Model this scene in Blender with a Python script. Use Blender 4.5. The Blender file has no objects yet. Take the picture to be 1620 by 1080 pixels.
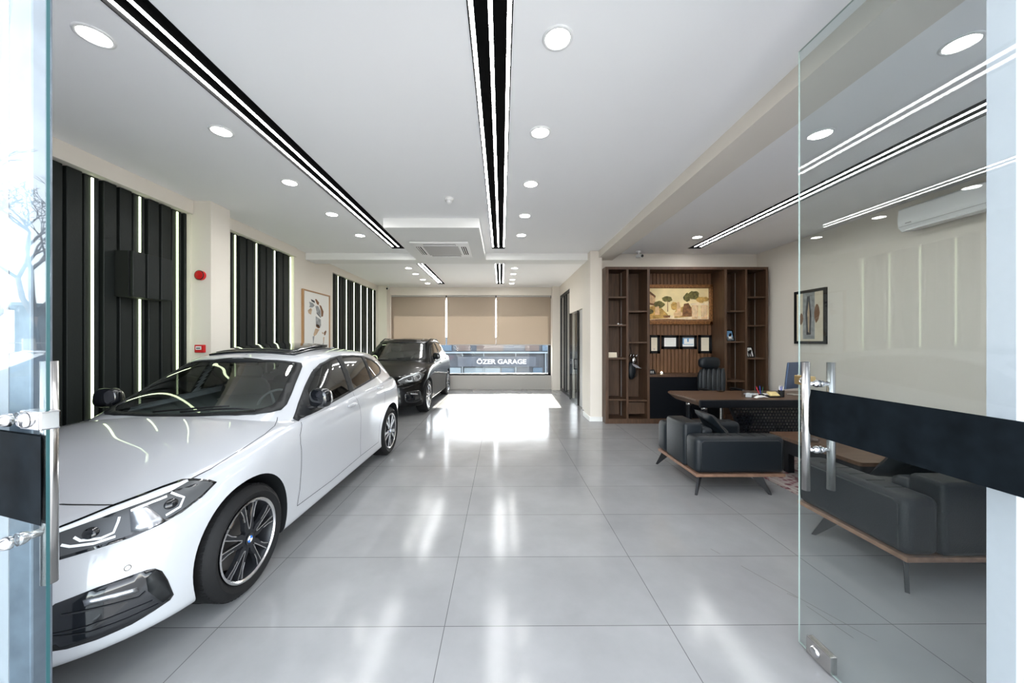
import bpy, bmesh, math, random
from mathutils import Vector, Matrix
from mathutils.bvhtree import BVHTree
from mathutils.geometry import delaunay_2d_cdt

random.seed(7)
PI = math.pi
R = math.radians
SC = bpy.context.scene
COL = SC.collection

# ------------------------------------------------------------------ camera
cd = bpy.data.cameras.new('camera')
cam = bpy.data.objects.new('camera', cd)
COL.objects.link(cam)
cam.location = (0, 0, 1.516)
cam.rotation_euler = (R(90), 0, -0.006)
cd.sensor_width = 36
cd.lens = 36 * 554 / 1620
cd.shift_x = 13 / 1620
cd.shift_y = 0.3 / 1620
cd.clip_start = 0.02
cd.clip_end = 400
SC.camera = cam

# ------------------------------------------------------------------ world, sun, exposure
SC.view_settings.view_transform = 'Standard'
SC.view_settings.look = 'None'
SC.view_settings.gamma = 1
SC.view_settings.use_curve_mapping = False
SC.view_settings.exposure = 1.80
SC.cycles.use_denoising = True
SC.cycles.max_bounces = 10
SC.cycles.diffuse_bounces = 5
SC.cycles.glossy_bounces = 5
SC.cycles.transparent_max_bounces = 24
SC.cycles.caustics_reflective = False
SC.cycles.caustics_refractive = False
SC.cycles.sample_clamp_indirect = 6.0

W = bpy.data.worlds.new('sky')
SC.world = W
W.use_nodes = True
wn = W.node_tree.nodes
sky = wn.new('ShaderNodeTexSky')
sky.sky_type = 'NISHITA'
sky.sun_disc = False
sky.sun_elevation = R(24)
sky.sun_rotation = R(0)
sky.air_density = 1.0
sky.dust_density = 0.3
hazy = wn.new('ShaderNodeHueSaturation')          # hazy bright sky, camera balanced for daylight
hazy.inputs['Saturation'].default_value = 0.27
W.node_tree.links.new(sky.outputs[0], hazy.inputs['Color'])
W.node_tree.links.new(hazy.outputs[0], wn['Background'].inputs[0])
wn['Background'].inputs[1].default_value = 0.50

sl = bpy.data.lights.new('sun', 'SUN')
sun = bpy.data.objects.new('sun', sl)
COL.objects.link(sun)
sl.energy = 13.0
sl.angle = R(0.6)
sl.color = (1.0, 0.93, 0.82)
SUN_AZ, SUN_EL = R(2), R(24)          # low sun beyond the far window
sdir = Vector((math.sin(SUN_AZ) * math.cos(SUN_EL), math.cos(SUN_AZ) * math.cos(SUN_EL), math.sin(SUN_EL)))
sun.location = (0, 30, 14)
sun.rotation_euler = sdir.to_track_quat('Z', 'Y').to_euler()

LED_CEIL = 12.0      # linear ceiling lights
LED_DOWN = 17.0     # round downlights
LED_WALL = 1.4      # green-white wall strips

# ------------------------------------------------------------------ materials
MATS = {}


def pbr(name, col, rough=0.5, metal=0.0, coat=0.0, spec=0.5, emis=None, es=0.0, noise=None, bump=None, trans=0.0, ior=1.45):
    m = bpy.data.materials.new(name)
    m.use_nodes = True
    nt = m.node_tree
    b = nt.nodes['Principled BSDF']
    b.inputs['Base Color'].default_value = (*col, 1)
    b.inputs['Roughness'].default_value = rough
    b.inputs['Metallic'].default_value = metal
    b.inputs['Coat Weight'].default_value = coat
    b.inputs['Coat Roughness'].default_value = 0.03
    b.inputs['Specular IOR Level'].default_value = spec
    b.inputs['Transmission Weight'].default_value = trans
    b.inputs['IOR'].default_value = ior
    if emis:
        b.inputs['Emission Color'].default_value = (*emis, 1)
        b.inputs['Emission Strength'].default_value = es
    tc = nt.nodes.new('ShaderNodeTexCoord')
    if noise:
        sc, amt = noise[0], noise[1]
        n = nt.nodes.new('ShaderNodeTexNoise')
        n.inputs['Scale'].default_value = sc
        n.inputs['Detail'].default_value = 5
        nt.links.new(tc.outputs['Object'], n.inputs['Vector'])
        r = nt.nodes.new('ShaderNodeValToRGB')
        r.color_ramp.elements[0].position = 0.3
        r.color_ramp.elements[1].position = 0.7
        r.color_ramp.elements[0].color = (*[max(0, c * (1 - amt)) for c in col], 1)
        r.color_ramp.elements[1].color = (*[min(1, c * (1 + amt)) for c in col], 1)
        nt.links.new(n.outputs['Fac'], r.inputs['Fac'])
        nt.links.new(r.outputs['Color'], b.inputs['Base Color'])
    if bump:
        n = nt.nodes.new('ShaderNodeTexNoise')
        n.inputs['Scale'].default_value = bump[0]
        n.inputs['Detail'].default_value = 4
        nt.links.new(tc.outputs['Object'], n.inputs['Vector'])
        bp = nt.nodes.new('ShaderNodeBump')
        bp.inputs['Strength'].default_value = bump[1]
        bp.inputs['Distance'].default_value = 0.01
        nt.links.new(n.outputs['Fac'], bp.inputs['Height'])
        nt.links.new(bp.outputs['Normal'], b.inputs['Normal'])
    MATS[name] = m
    return m


def thin_glass(name, tint, refl=1.0, rough=0.0, ior=1.5):
    m = bpy.data.materials.new(name)
    m.use_nodes = True
    nt = m.node_tree
    nt.nodes.clear()
    o = nt.nodes.new('ShaderNodeOutputMaterial')
    mix = nt.nodes.new('ShaderNodeMixShader')
    t = nt.nodes.new('ShaderNodeBsdfTransparent')
    t.inputs[0].default_value = (*tint, 1)
    g = nt.nodes.new('ShaderNodeBsdfGlossy')
    g.inputs['Roughness'].default_value = rough
    f = nt.nodes.new('ShaderNodeFresnel')
    geo = nt.nodes.new('ShaderNodeNewGeometry')
    mi = nt.nodes.new('ShaderNodeMapRange')
    mi.inputs['To Min'].default_value = ior
    mi.inputs['To Max'].default_value = 1 / ior
    nt.links.new(geo.outputs['Backfacing'], mi.inputs['Value'])
    nt.links.new(mi.outputs[0], f.inputs['IOR'])
    mul = nt.nodes.new('ShaderNodeMath')
    mul.operation = 'MULTIPLY'
    mul.inputs[1].default_value = refl
    mul.use_clamp = True
    nt.links.new(f.outputs[0], mul.inputs[0])
    nt.links.new(mul.outputs[0], mix.inputs[0])
    nt.links.new(t.outputs[0], mix.inputs[1])
    nt.links.new(g.outputs[0], mix.inputs[2])
    nt.links.new(mix.outputs[0], o.inputs[0])
    MATS[name] = m
    return m


def emit(name, col, s):
    m = bpy.data.materials.new(name)
    m.use_nodes = True
    nt = m.node_tree
    nt.nodes.clear()
    o = nt.nodes.new('ShaderNodeOutputMaterial')
    e = nt.nodes.new('ShaderNodeEmission')
    e.inputs[0].default_value = (*col, 1)
    e.inputs[1].default_value = s
    nt.links.new(e.outputs[0], o.inputs[0])
    MATS[name] = m
    return m


def wood(name, c1, c2, rough=0.45, axis='Z', scale=6.0):
    m = bpy.data.materials.new(name)
    m.use_nodes = True
    nt = m.node_tree
    b = nt.nodes['Principled BSDF']
    b.inputs['Roughness'].default_value = rough
    tc = nt.nodes.new('ShaderNodeTexCoord')
    mp = nt.nodes.new('ShaderNodeMapping')
    s = [scale * 4] * 3
    s['XYZ'.index(axis)] = scale * 0.35
    mp.inputs['Scale'].default_value = s
    nt.links.new(tc.outputs['Object'], mp.inputs['Vector'])
    n = nt.nodes.new('ShaderNodeTexNoise')
    n.inputs['Scale'].default_value = 1.6
    n.inputs['Detail'].default_value = 8
    n.inputs['Distortion'].default_value = 0.6
    nt.links.new(mp.outputs[0], n.inputs['Vector'])
    r = nt.nodes.new('ShaderNodeValToRGB')
    r.color_ramp.elements[0].position = 0.35
    r.color_ramp.elements[1].position = 0.68
    r.color_ramp.elements[0].color = (*c1, 1)
    r.color_ramp.elements[1].color = (*c2, 1)
    nt.links.new(n.outputs['Fac'], r.inputs['Fac'])
    nt.links.new(r.outputs['Color'], b.inputs['Base Color'])
    MATS[name] = m
    return m


def fabric(name, col, trans):
    m = bpy.data.materials.new(name)
    m.use_nodes = True
    nt = m.node_tree
    nt.nodes.clear()
    o = nt.nodes.new('ShaderNodeOutputMaterial')
    a = nt.nodes.new('ShaderNodeMixShader')
    d = nt.nodes.new('ShaderNodeBsdfDiffuse')
    t = nt.nodes.new('ShaderNodeBsdfTranslucent')
    tc = nt.nodes.new('ShaderNodeTexCoord')
    w = nt.nodes.new('ShaderNodeTexNoise')
    mp = nt.nodes.new('ShaderNodeMapping')
    mp.inputs['Scale'].default_value = (160, 8, 8)
    nt.links.new(tc.outputs['Object'], mp.inputs['Vector'])
    nt.links.new(mp.outputs[0], w.inputs['Vector'])
    r = nt.nodes.new('ShaderNodeValToRGB')
    r.color_ramp.elements[0].color = (*[c * 0.93 for c in col], 1)
    r.color_ramp.elements[1].color = (*col, 1)
    nt.links.new(w.outputs['Fac'], r.inputs['Fac'])
    nt.links.new(r.outputs[0], d.inputs[0])
    nt.links.new(r.outputs[0], t.inputs[0])
    a.inputs[0].default_value = trans
    nt.links.new(d.outputs[0], a.inputs[1])
    nt.links.new(t.outputs[0], a.inputs[2])
    nt.links.new(a.outputs[0], o.inputs[0])
    MATS[name] = m
    return m


def tile_floor():
    m = bpy.data.materials.new('porcelain_tile')
    m.use_nodes = True
    nt = m.node_tree
    b = nt.nodes['Principled BSDF']
    tc = nt.nodes.new('ShaderNodeTexCoord')
    mp = nt.nodes.new('ShaderNodeMapping')
    mp.inputs['Location'].default_value = (0.3045 + 12, -1.8675 + 6, 0)
    nt.links.new(tc.outputs['Object'], mp.inputs['Vector'])
    br = nt.nodes.new('ShaderNodeTexBrick')
    br.offset = 0
    br.squash = 1
    br.inputs['Scale'].default_value = 1
    br.inputs['Brick Width'].default_value = 1.2
    br.inputs['Row Height'].default_value = 0.6
    br.inputs['Mortar Size'].default_value = 0.0022
    br.inputs['Mortar Smooth'].default_value = 0.2
    br.inputs['Color1'].default_value = (0.255, 0.255, 0.255, 1)
    br.inputs['Color2'].default_value = (0.27, 0.27, 0.27, 1)
    br.inputs['Mortar'].default_value = (0.10, 0.10, 0.10, 1)
    nt.links.new(mp.outputs[0], br.inputs['Vector'])
    n = nt.nodes.new('ShaderNodeTexNoise')
    n.inputs['Scale'].default_value = 1.7
    n.inputs['Detail'].default_value = 6
    n.inputs['Roughness'].default_value = 0.6
    nt.links.new(tc.outputs['Object'], n.inputs['Vector'])
    r = nt.nodes.new('ShaderNodeValToRGB')
    r.color_ramp.elements[0].position = 0.3
    r.color_ramp.elements[1].position = 0.75
    r.color_ramp.elements[0].color = (0.86, 0.86, 0.86, 1)
    r.color_ramp.elements[1].color = (1.08, 1.08, 1.08, 1)
    nt.links.new(n.outputs['Fac'], r.inputs['Fac'])
    mx = nt.nodes.new('ShaderNodeMix')
    mx.data_type = 'RGBA'
    mx.blend_type = 'MULTIPLY'
    mx.inputs['Factor'].default_value = 1
    nt.links.new(br.outputs['Color'], mx.inputs['A'])
    nt.links.new(r.outputs['Color'], mx.inputs['B'])
    nt.links.new(mx.outputs['Result'], b.inputs['Base Color'])
    rr = nt.nodes.new('ShaderNodeMapRange')
    rr.inputs['To Min'].default_value = 0.09
    rr.inputs['To Max'].default_value = 0.20
    nt.links.new(n.outputs['Fac'], rr.inputs['Value'])
    nt.links.new(rr.outputs[0], b.inputs['Roughness'])
    b.inputs['Specular IOR Level'].default_value = 0.38
    MATS['tile'] = m
    return m


tile_floor()
pbr('ceiling_paint', (0.90, 0.90, 0.90), 0.9)
pbr('cream_paint', (0.74, 0.69, 0.615), 0.85, noise=(0.8, 0.02))
pbr('grey_paint', (0.62, 0.60, 0.57), 0.85)
pbr('soffit_white', (0.80, 0.80, 0.78), 0.85)
pbr('facade_white', (0.80, 0.83, 0.86), 0.5)
pbr('steel_post', (0.16, 0.19, 0.23), 0.45, 0.6, noise=(9, 0.25))
pbr('cladding', (0.012, 0.015, 0.014), 0.5, spec=0.3, bump=(60, 0.1))
pbr('groove', (0.004, 0.005, 0.005), 0.7)
pbr('black_channel', (0.006, 0.006, 0.006), 1.0, spec=0.05)
emit('led_white', (1.0, 1.0, 1.0), LED_CEIL)
emit('led_down', (1.0, 0.99, 0.97), LED_DOWN)
emit('led_wall', (0.84, 1.0, 0.62), LED_WALL)
pbr('white_plastic', (0.80, 0.80, 0.79), 0.35)
pbr('grey_plastic', (0.42, 0.41, 0.40), 0.5)
pbr('black_plastic', (0.008, 0.008, 0.009), 0.4, spec=0.3)
pbr('black_gloss', (0.006, 0.007, 0.009), 0.08, coat=0.6)
pbr('dark_metal', (0.03, 0.032, 0.035), 0.35, 0.8)
pbr('chrome', (0.62, 0.62, 0.63), 0.16, 1.0)
pbr('brushed_steel', (0.50, 0.49, 0.48), 0.24, 1.0)
pbr('brass', (0.55, 0.38, 0.18), 0.3, 1.0)
pbr('red_plastic', (0.55, 0.012, 0.015), 0.35)
pbr('black_film', (0.004, 0.006, 0.008), 0.7, spec=0.05, noise=(14, 0.35))
thin_glass('door_glass', (0.905, 0.938, 0.937), 0.8)
pbr('glass_edge', (0.008, 0.050, 0.056), 0.3)
thin_glass('door_glass_low_refl', (0.89, 0.93, 0.94), 0.45)  # reflection turned down for the left leaf alone, dimming the mirrored sky
pbr('glass_edge_pale', (0.34, 0.40, 0.37), 0.2)
pbr('shade_ground', (0.045, 0.047, 0.052), 0.9, noise=(4, .2))  # stands in for shaded near pavement, shade put into the colour
pbr('sofa_wood', (0.20, 0.115, 0.075), 0.45, noise=(20, .2))
thin_glass('window_glass', (0.93, 0.95, 0.96), 0.35)
thin_glass('car_glass', (0.72, 0.78, 0.76), 2.6)
thin_glass('car_glass_dark', (0.10, 0.10, 0.10), 2.2)
thin_glass('lamp_glass', (0.93, 0.95, 0.97), 1.0)
pbr('white_car_paint', (0.385, 0.395, 0.415), 0.32, coat=1.0, spec=0.5)
pbr('black_car_paint', (0.001, 0.001, 0.0012), 0.3, coat=0.4, spec=0.1)
pbr('tyre_rubber', (0.006, 0.006, 0.0065), 0.7, spec=0.3, bump=(90, 0.1))
pbr('rim_dark', (0.016, 0.017, 0.020), 0.35, 0.3, spec=0.4)
pbr('rim_silver', (0.72, 0.72, 0.73), 0.22, 1.0)
pbr('brake_disc', (0.25, 0.24, 0.23), 0.4, 1.0)
pbr('caliper', (0.30, 0.24, 0.20), 0.5, 0.3)
pbr('blue_enamel', (0.02, 0.14, 0.50), 0.25)
pbr('white_enamel', (0.85, 0.85, 0.86), 0.25)
pbr('dark_trim', (0.010, 0.011, 0.012), 0.5, spec=0.3)
pbr('dash', (0.10, 0.11, 0.11), 0.8)
pbr('car_seat', (0.05, 0.05, 0.05), 0.7)
pbr('lamp_chrome', (0.40, 0.41, 0.43), 0.32, 1.0)
pbr('lamp_dark', (0.085, 0.088, 0.092), 0.3, 0.5)
pbr('lamp_white', (0.75, 0.78, 0.80), 0.25)
pbr('lamp_red', (0.30, 0.01, 0.01), 0.2)
pbr('leather_black', (0.008, 0.011, 0.014), 0.42, spec=0.35, bump=(130, 0.18))
pbr('leather_grey', (0.026, 0.029, 0.032), 0.40, spec=0.4, bump=(130, 0.18))
wood('walnut', (0.052, 0.026, 0.013), (0.090, 0.046, 0.024), 0.5, 'Z')
wood('walnut_back', (0.055, 0.028, 0.014), (0.095, 0.050, 0.027), 0.55, 'Z', 5)
wood('walnut_slat', (0.110, 0.050, 0.022), (0.165, 0.082, 0.038), 0.5, 'Z', 5)
wood('walnut_desk', (0.075, 0.038, 0.020), (0.13, 0.070, 0.040), 0.38, 'X', 5)
wood('oak_frame', (0.36, 0.20, 0.09), (0.46, 0.27, 0.13), 0.5, 'Z', 5)
pbr('black_board', (0.004, 0.005, 0.007), 0.4, spec=0.25)
pbr('paper_white', (0.80, 0.79, 0.75), 0.8)
pbr('paper_cream', (0.70, 0.62, 0.48), 0.8)
pbr('gold_frame', (0.22, 0.095, 0.03), 0.4, 0.4, noise=(35, 0.5), bump=(50, 0.8))
fabric('blind_fabric', (0.31, 0.25, 0.195), 0.052)
fabric('translucent_panel', (0.60, 0.605, 0.64), 0.5)  # translucency added so daylight through the front panels brightens the room
pbr('pavement', (0.64, 0.62, 0.59), 0.9, noise=(2, 0.15))
pbr('bark', (0.07, 0.05, 0.04), 0.9)
pbr('render_tan', (0.42, 0.30, 0.20), 0.9, noise=(3, 0.2))
pbr('dry_earth', (0.22, 0.16, 0.10), 0.95, noise=(1.5, 0.25))
pbr('concrete_post', (0.36, 0.35, 0.33), 0.9)
pbr('dark_boards', (0.07, 0.07, 0.075), 0.8)
pbr('outdoor_blue', (0.035, 0.065, 0.10), 0.5)
pbr('outdoor_grey', (0.035, 0.042, 0.055), 0.6, noise=(2, 0.2))
pbr('outdoor_pale', (0.13, 0.165, 0.19), 0.5)
pbr('outdoor_brown', (0.075, 0.055, 0.048), 0.7)
pbr('sign_white', (0.35, 0.35, 0.36), 0.6)
pbr('parked_blue', (0.02, 0.04, 0.09), 0.2, coat=1.0)


def rug_material():
    m = bpy.data.materials.new('rug_wool')
    m.use_nodes = True
    nt = m.node_tree
    b = nt.nodes['Principled BSDF']
    b.inputs['Roughness'].default_value = 0.95
    tc = nt.nodes.new('ShaderNodeTexCoord')
    v = nt.nodes.new('ShaderNodeTexVoronoi')
    v.inputs['Scale'].default_value = 14
    nt.links.new(tc.outputs['Object'], v.inputs['Vector'])
    n = nt.nodes.new('ShaderNodeTexNoise')
    n.inputs['Scale'].default_value = 30
    nt.links.new(tc.outputs['Object'], n.inputs['Vector'])
    ad = nt.nodes.new('ShaderNodeMath')
    ad.operation = 'ADD'
    nt.links.new(v.outputs['Distance'], ad.inputs[0])
    nt.links.new(n.outputs['Fac'], ad.inputs[1])
    r = nt.nodes.new('ShaderNodeValToRGB')
    e = r.color_ramp.elements
    e[0].position = 0.55
    e[0].color = (0.10, 0.02, 0.03, 1)
    e[1].position = 1.1
    e[1].color = (0.32, 0.27, 0.25, 1)
    x = e.new(0.8)
    x.color = (0.20, 0.10, 0.11, 1)
    nt.links.new(ad.outputs[0], r.inputs['Fac'])
    nt.links.new(r.outputs['Color'], b.inputs['Base Color'])
    MATS['rug_wool'] = m


rug_material()


# ------------------------------------------------------------------ helpers
def M(n):
    return MATS[n]


class MB:
    """collects shapes into one mesh"""

    def __init__(s):
        s.bm = bmesh.new()

    def _mi(s, faces, mi):
        for f in faces:
            f.material_index = mi

    def box(s, x0, x1, y0, y1, z0, z1, mi=0, mat=None, bev=0.0, seg=2):
        r = bmesh.ops.create_cube(s.bm, size=1)
        vs = r['verts']
        for v in vs:
            v.co = Vector((x0 + (v.co.x + .5) * (x1 - x0), y0 + (v.co.y + .5) * (y1 - y0), z0 + (v.co.z + .5) * (z1 - z0)))
        fs = set(f for v in vs for f in v.link_faces)
        if bev > 0:
            es = list(set(e for f in fs for e in f.edges))
            before = set(s.bm.faces)
            rr = bmesh.ops.bevel(s.bm, geom=es, offset=bev, segments=seg, profile=0.5, affect='EDGES')
            fs = set(rr['faces']) | set(f for f in s.bm.faces if f not in before) | set(f for f in fs if f.is_valid)
            vs = list(set(v for f in fs for v in f.verts))
        for f in fs:
            f.material_index = mi
        if mat:
            for v in vs:
                v.co = mat @ v.co
        return vs

    def prism(s, poly, d0, d1, axis='y', mi=0, mat=None):
        """poly in the plane across axis: x->(y,z) y->(x,z) z->(x,y)"""
        def P(a, b, d):
            return {'x': (d, a, b), 'y': (a, d, b), 'z': (a, b, d)}[axis]
        lo = [s.bm.verts.new(P(a, b, d0)) for a, b in poly]
        hi = [s.bm.verts.new(P(a, b, d1)) for a, b in poly]
        n = len(poly)
        fs = [s.bm.faces.new(lo[::-1]), s.bm.faces.new(hi)]
        for i in range(n):
            fs.append(s.bm.faces.new((lo[i], lo[(i + 1) % n], hi[(i + 1) % n], hi[i])))
        for f in fs:
            f.material_index = mi
        bmesh.ops.recalc_face_normals(s.bm, faces=fs)
        if mat:
            for v in lo + hi:
                v.co = mat @ v.co
        return lo + hi

    def flat(s, pts, mi=0):
        f = s.bm.faces.new([s.bm.verts.new(p) for p in pts])
        f.material_index = mi
        return f

    def cyl(s, p0, p1, r, seg=20, mi=0, r2=None, cap=True):
        p0, p1 = Vector(p0), Vector(p1)
        d = p1 - p0
        q = d.to_track_quat('Z', 'Y')
        r2 = r if r2 is None else r2
        A = [s.bm.verts.new(p0 + q @ Vector((r * math.cos(2 * PI * i / seg), r * math.sin(2 * PI * i / seg), 0))) for i in range(seg)]
        B = [s.bm.verts.new(p1 + q @ Vector((r2 * math.cos(2 * PI * i / seg), r2 * math.sin(2 * PI * i / seg), 0))) for i in range(seg)]
        for i in range(seg):
            f = s.bm.faces.new((A[i], A[(i + 1) % seg], B[(i + 1) % seg], B[i]))
            f.material_index = mi
            f.smooth = True
        if cap:
            f = s.bm.faces.new(A[::-1]); f.material_index = mi
            f = s.bm.faces.new(B); f.material_index = mi
        return A + B

    def lathe(s, prof, c, axis='z', seg=32, mi=0, smooth=True):
        """prof: (radius, height) ; closed if first == last"""
        c = Vector(c)
        rings = []
        for r, hh in prof:
            ring = []
            for i in range(seg):
                a = 2 * PI * i / seg
                u, v = r * math.cos(a), r * math.sin(a)
                p = {'z': Vector((u, v, hh)), 'y': Vector((v, hh, u)), 'x': Vector((hh, u, v))}[axis]
                ring.append(s.bm.verts.new(c + p))
            rings.append(ring)
        for a, b in zip(rings, rings[1:]):
            for i in range(seg):
                f = s.bm.faces.new((a[i], a[(i + 1) % seg], b[(i + 1) % seg], b[i]))
                f.material_index = mi
                f.smooth = smooth
        return rings

    def tube(s, pts, r, seg=8, mi=0, radii=None):
        pts = [Vector(p) for p in pts]
        rings = []
        up = Vector((0, 0, 1))
        for i, p in enumerate(pts):
            d = (pts[min(i + 1, len(pts) - 1)] - pts[max(i - 1, 0)]).normalized()
            a = d.cross(up)
            if a.length < 1e-3:
                a = d.cross(Vector((1, 0, 0)))
            a.normalize()
            b = d.cross(a).normalized()
            rr = radii[i] if radii else r
            rings.append([s.bm.verts.new(p + a * rr * math.cos(2 * PI * k / seg) + b * rr * math.sin(2 * PI * k / seg)) for k in range(seg)])
        for a, b in zip(rings, rings[1:]):
            for i in range(seg):
                f = s.bm.faces.new((a[i], a[(i + 1) % seg], b[(i + 1) % seg], b[i]))
                f.material_index = mi
                f.smooth = True
        f = s.bm.faces.new(rings[0][::-1]); f.material_index = mi
        f = s.bm.faces.new(rings[-1]); f.material_index = mi
        bmesh.ops.recalc_face_normals(s.bm, faces=s.bm.faces[:])

    def sphere(s, c, r, seg=16, mi=0, sc=(1, 1, 1), mat=None):
        rr = bmesh.ops.create_uvsphere(s.bm, u_segments=seg, v_segments=max(6, seg // 2), radius=r)
        for v in rr['verts']:
            v.co = Vector((v.co.x * sc[0], v.co.y * sc[1], v.co.z * sc[2])) + Vector(c)
            if mat:
                v.co = mat @ v.co
        for f in set(f for v in rr['verts'] for f in v.link_faces):
            f.material_index = mi
            f.smooth = True
        return rr['verts']

    def build(s, name, mats, parent=None, smooth=None, loc=None, recalc=False):
        me = bpy.data.meshes.new(name)
        if recalc:
            bmesh.ops.recalc_face_normals(s.bm, faces=s.bm.faces[:])
        if loc is not None:
            bmesh.ops.translate(s.bm, vec=-Vector(loc), verts=s.bm.verts[:])
        if smooth is not None:
            for f in s.bm.faces:
                f.smooth = True
        s.bm.to_mesh(me)
        s.bm.free()
        if not isinstance(mats, (list, tuple)):
            mats = [mats]
        for m in mats:
            me.materials.append(M(m))
        if smooth:
            me.set_sharp_from_angle(angle=R(smooth))
        o = bpy.data.objects.new(name, me)
        COL.objects.link(o)
        if loc is not None:
            o.location = loc
        if parent:
            o.parent = parent
        return o


def tag(o, label, cat, group=None):
    o['label'] = label
    o['category'] = cat
    if group:
        o['group'] = group
    return o


def thing(name, label, cat, loc=(0, 0, 0), rz=0.0, group=None):
    o = bpy.data.objects.new(name, None)
    o.empty_display_size = 0.1
    COL.objects.link(o)
    o.location = loc
    o.rotation_euler = (0, 0, rz)
    return tag(o, label, cat, group)


def struct(o, label=None):
    o['kind'] = 'structure'
    if label:
        o['label'] = label
    return o


def copy_tree(o, parent=None):
    c = o.copy()
    COL.objects.link(c)
    c.parent = parent
    for ch in list(o.children):
        copy_tree(ch, c)
    return c

# ------------------------------------------------------------------ the room
ZC = 3.25                      # ceiling height
XL, XR = -3.83, 1.82           # left wall, right wall of the long hall
XO = 5.05                      # right wall of the office corner
YF, YO, YB = 1.2, 6.9, 11.16   # front, office back wall, far wall

b = MB()
b.box(-4.2, 5.3, YF - 0.25, YB + 0.1, -0.12, 0)
struct(b.build('floor', 'tile'))

# strips (x0, x1, y0, y1) are recessed channels cut into the ceiling
STRIPS = [(-2.035, -1.795, 1.35, 6.53), (-0.18, 0.06, 1.35, 6.53), (3.46, 3.70, 1.35, 6.50),
          (-1.90, -1.70, 7.75, 10.53), (-0.16, 0.06, 7.75, 10.53)]
b = MB()
xs = sorted(set([-4.2, 5.3] + [v for s_ in STRIPS for v in s_[:2]]))
ys = sorted(set([YF - 0.25, YB + 0.1] + [v for s_ in STRIPS for v in s_[2:]]))
vv = {}
for i, x in enumerate(xs):
    for j, y in enumerate(ys):
        vv[i, j] = b.bm.verts.new((x, y, ZC))
fs = []
for i in range(len(xs) - 1):
    for j in range(len(ys) - 1):
        cx, cy = (xs[i] + xs[i + 1]) / 2, (ys[j] + ys[j + 1]) / 2
        if any(s_[0] < cx < s_[1] and s_[2] < cy < s_[3] for s_ in STRIPS):
            continue
        fs.append(b.bm.faces.new((vv[i, j], vv[i, j + 1], vv[i + 1, j + 1], vv[i + 1, j])))
bmesh.ops.delete(b.bm, geom=[v for v in b.bm.verts if not v.link_faces], context='VERTS')
ex = bmesh.ops.extrude_face_region(b.bm, geom=fs)
for v in ex['geom']:
    if isinstance(v, bmesh.types.BMVert):
        v.co.z += 0.14
bmesh.ops.recalc_face_normals(b.bm, faces=b.bm.faces[:])
struct(b.build('ceiling', 'ceiling_paint'))
b = MB()
b.box(-4.3, 5.4, YF - 0.35, YB + 0.4, ZC + 0.16, ZC + 0.3)
struct(b.build('ceiling_slab', 'ceiling_paint')).name = 'trim_9'

# left wall: back plane behind the cladding, then the cream parts standing proud of it
b = MB()
b.box(-4.25, -3.96, YF, YB + 0.3, 0, ZC)
b.box(-3.96, XL, 6.49, 7.96, 0, ZC)
b.box(-3.96, XL, 10.81, YB, 0, ZC)
b.box(-3.96, XL, 4.33, 4.64, 0, ZC)
b.box(-3.96, XL, YF, 4.33, 3.09, ZC)
b.box(-3.96, XL, 4.64, 6.49, 3.09, ZC)
b.box(-3.96, XL, 7.96, 10.81, 3.09, ZC)
struct(b.build('wall_left', 'cream_paint'))
b = MB()
b.box(XL, XL + 0.035, YF, 4.335, 3.085, ZC)
b.box(XL, XL + 0.035, 4.64, 6.52, 3.085, ZC)
struct(b.build('trim_1', 'cream_paint'), 'cream fascia above the slatted panels')
b = MB()
b.box(XL - 0.02, -3.585, 4.34, 4.645, 0, ZC)
struct(b.build('trim_2', 'cream_paint'), 'square cream pillar on the left wall')
b = MB()
b.box(XL - 0.02, -3.555, 10.86, YB + 0.05, 0, ZC)
struct(b.build('trim_3', 'cream_paint'), 'cream pillar at the left end of the far window')
b = MB()
b.box(1.585, XR + 0.08, 10.98, YB + 0.05, 0, ZC)
struct(b.build('trim_4', 'cream_paint'), 'cream pillar at the right end of the far window')

# far wall with the wide window
WX0, WX1, WZ0, WZ1 = -3.53, 1.58, 0.434, 3.0
b = MB()
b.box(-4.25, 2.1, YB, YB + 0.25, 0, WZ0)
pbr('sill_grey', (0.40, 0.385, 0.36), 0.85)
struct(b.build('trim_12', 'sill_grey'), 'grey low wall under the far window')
b = MB()
b.box(-4.25, 2.1, YB, YB + 0.25, WZ1, ZC)
b.box(-4.25, WX0, YB, YB + 0.25, WZ0, WZ1)
b.box(WX1, 2.1, YB, YB + 0.25, WZ0, WZ1)
struct(b.build('wall_back', 'cream_paint'))
# eave over the window outside
b = MB()
b.box(-4.5, 2.4, YB + 0.25, YB + 1.62, 3.03, 3.15)
struct(b.build('trim_5', 'grey_paint'), 'eave over the far window outside')

w = thing('window_1', '', '')
del w['label'], w['category']
struct(w)
b = MB()
fy0, fy1 = YB + 0.09, YB + 0.16
b.box(WX0, WX1, fy0, fy1, WZ0, WZ0 + 0.06)
b.box(WX0, WX1, fy0, fy1, WZ1 - 0.06, WZ1)
b.box(WX0, WX0 + 0.09, fy0, fy1, WZ0, WZ1)
b.box(WX1 - 0.09, WX1, fy0, fy1, WZ0, WZ1)
b.build('window_frame', 'black_plastic', w)
b = MB()
b.box(WX0 + 0.08, WX1 - 0.08, fy0 + 0.03, fy0 + 0.036, WZ0 + 0.05, WZ1 - 0.05)
b.build('window_pane', 'window_glass', w)

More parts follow.
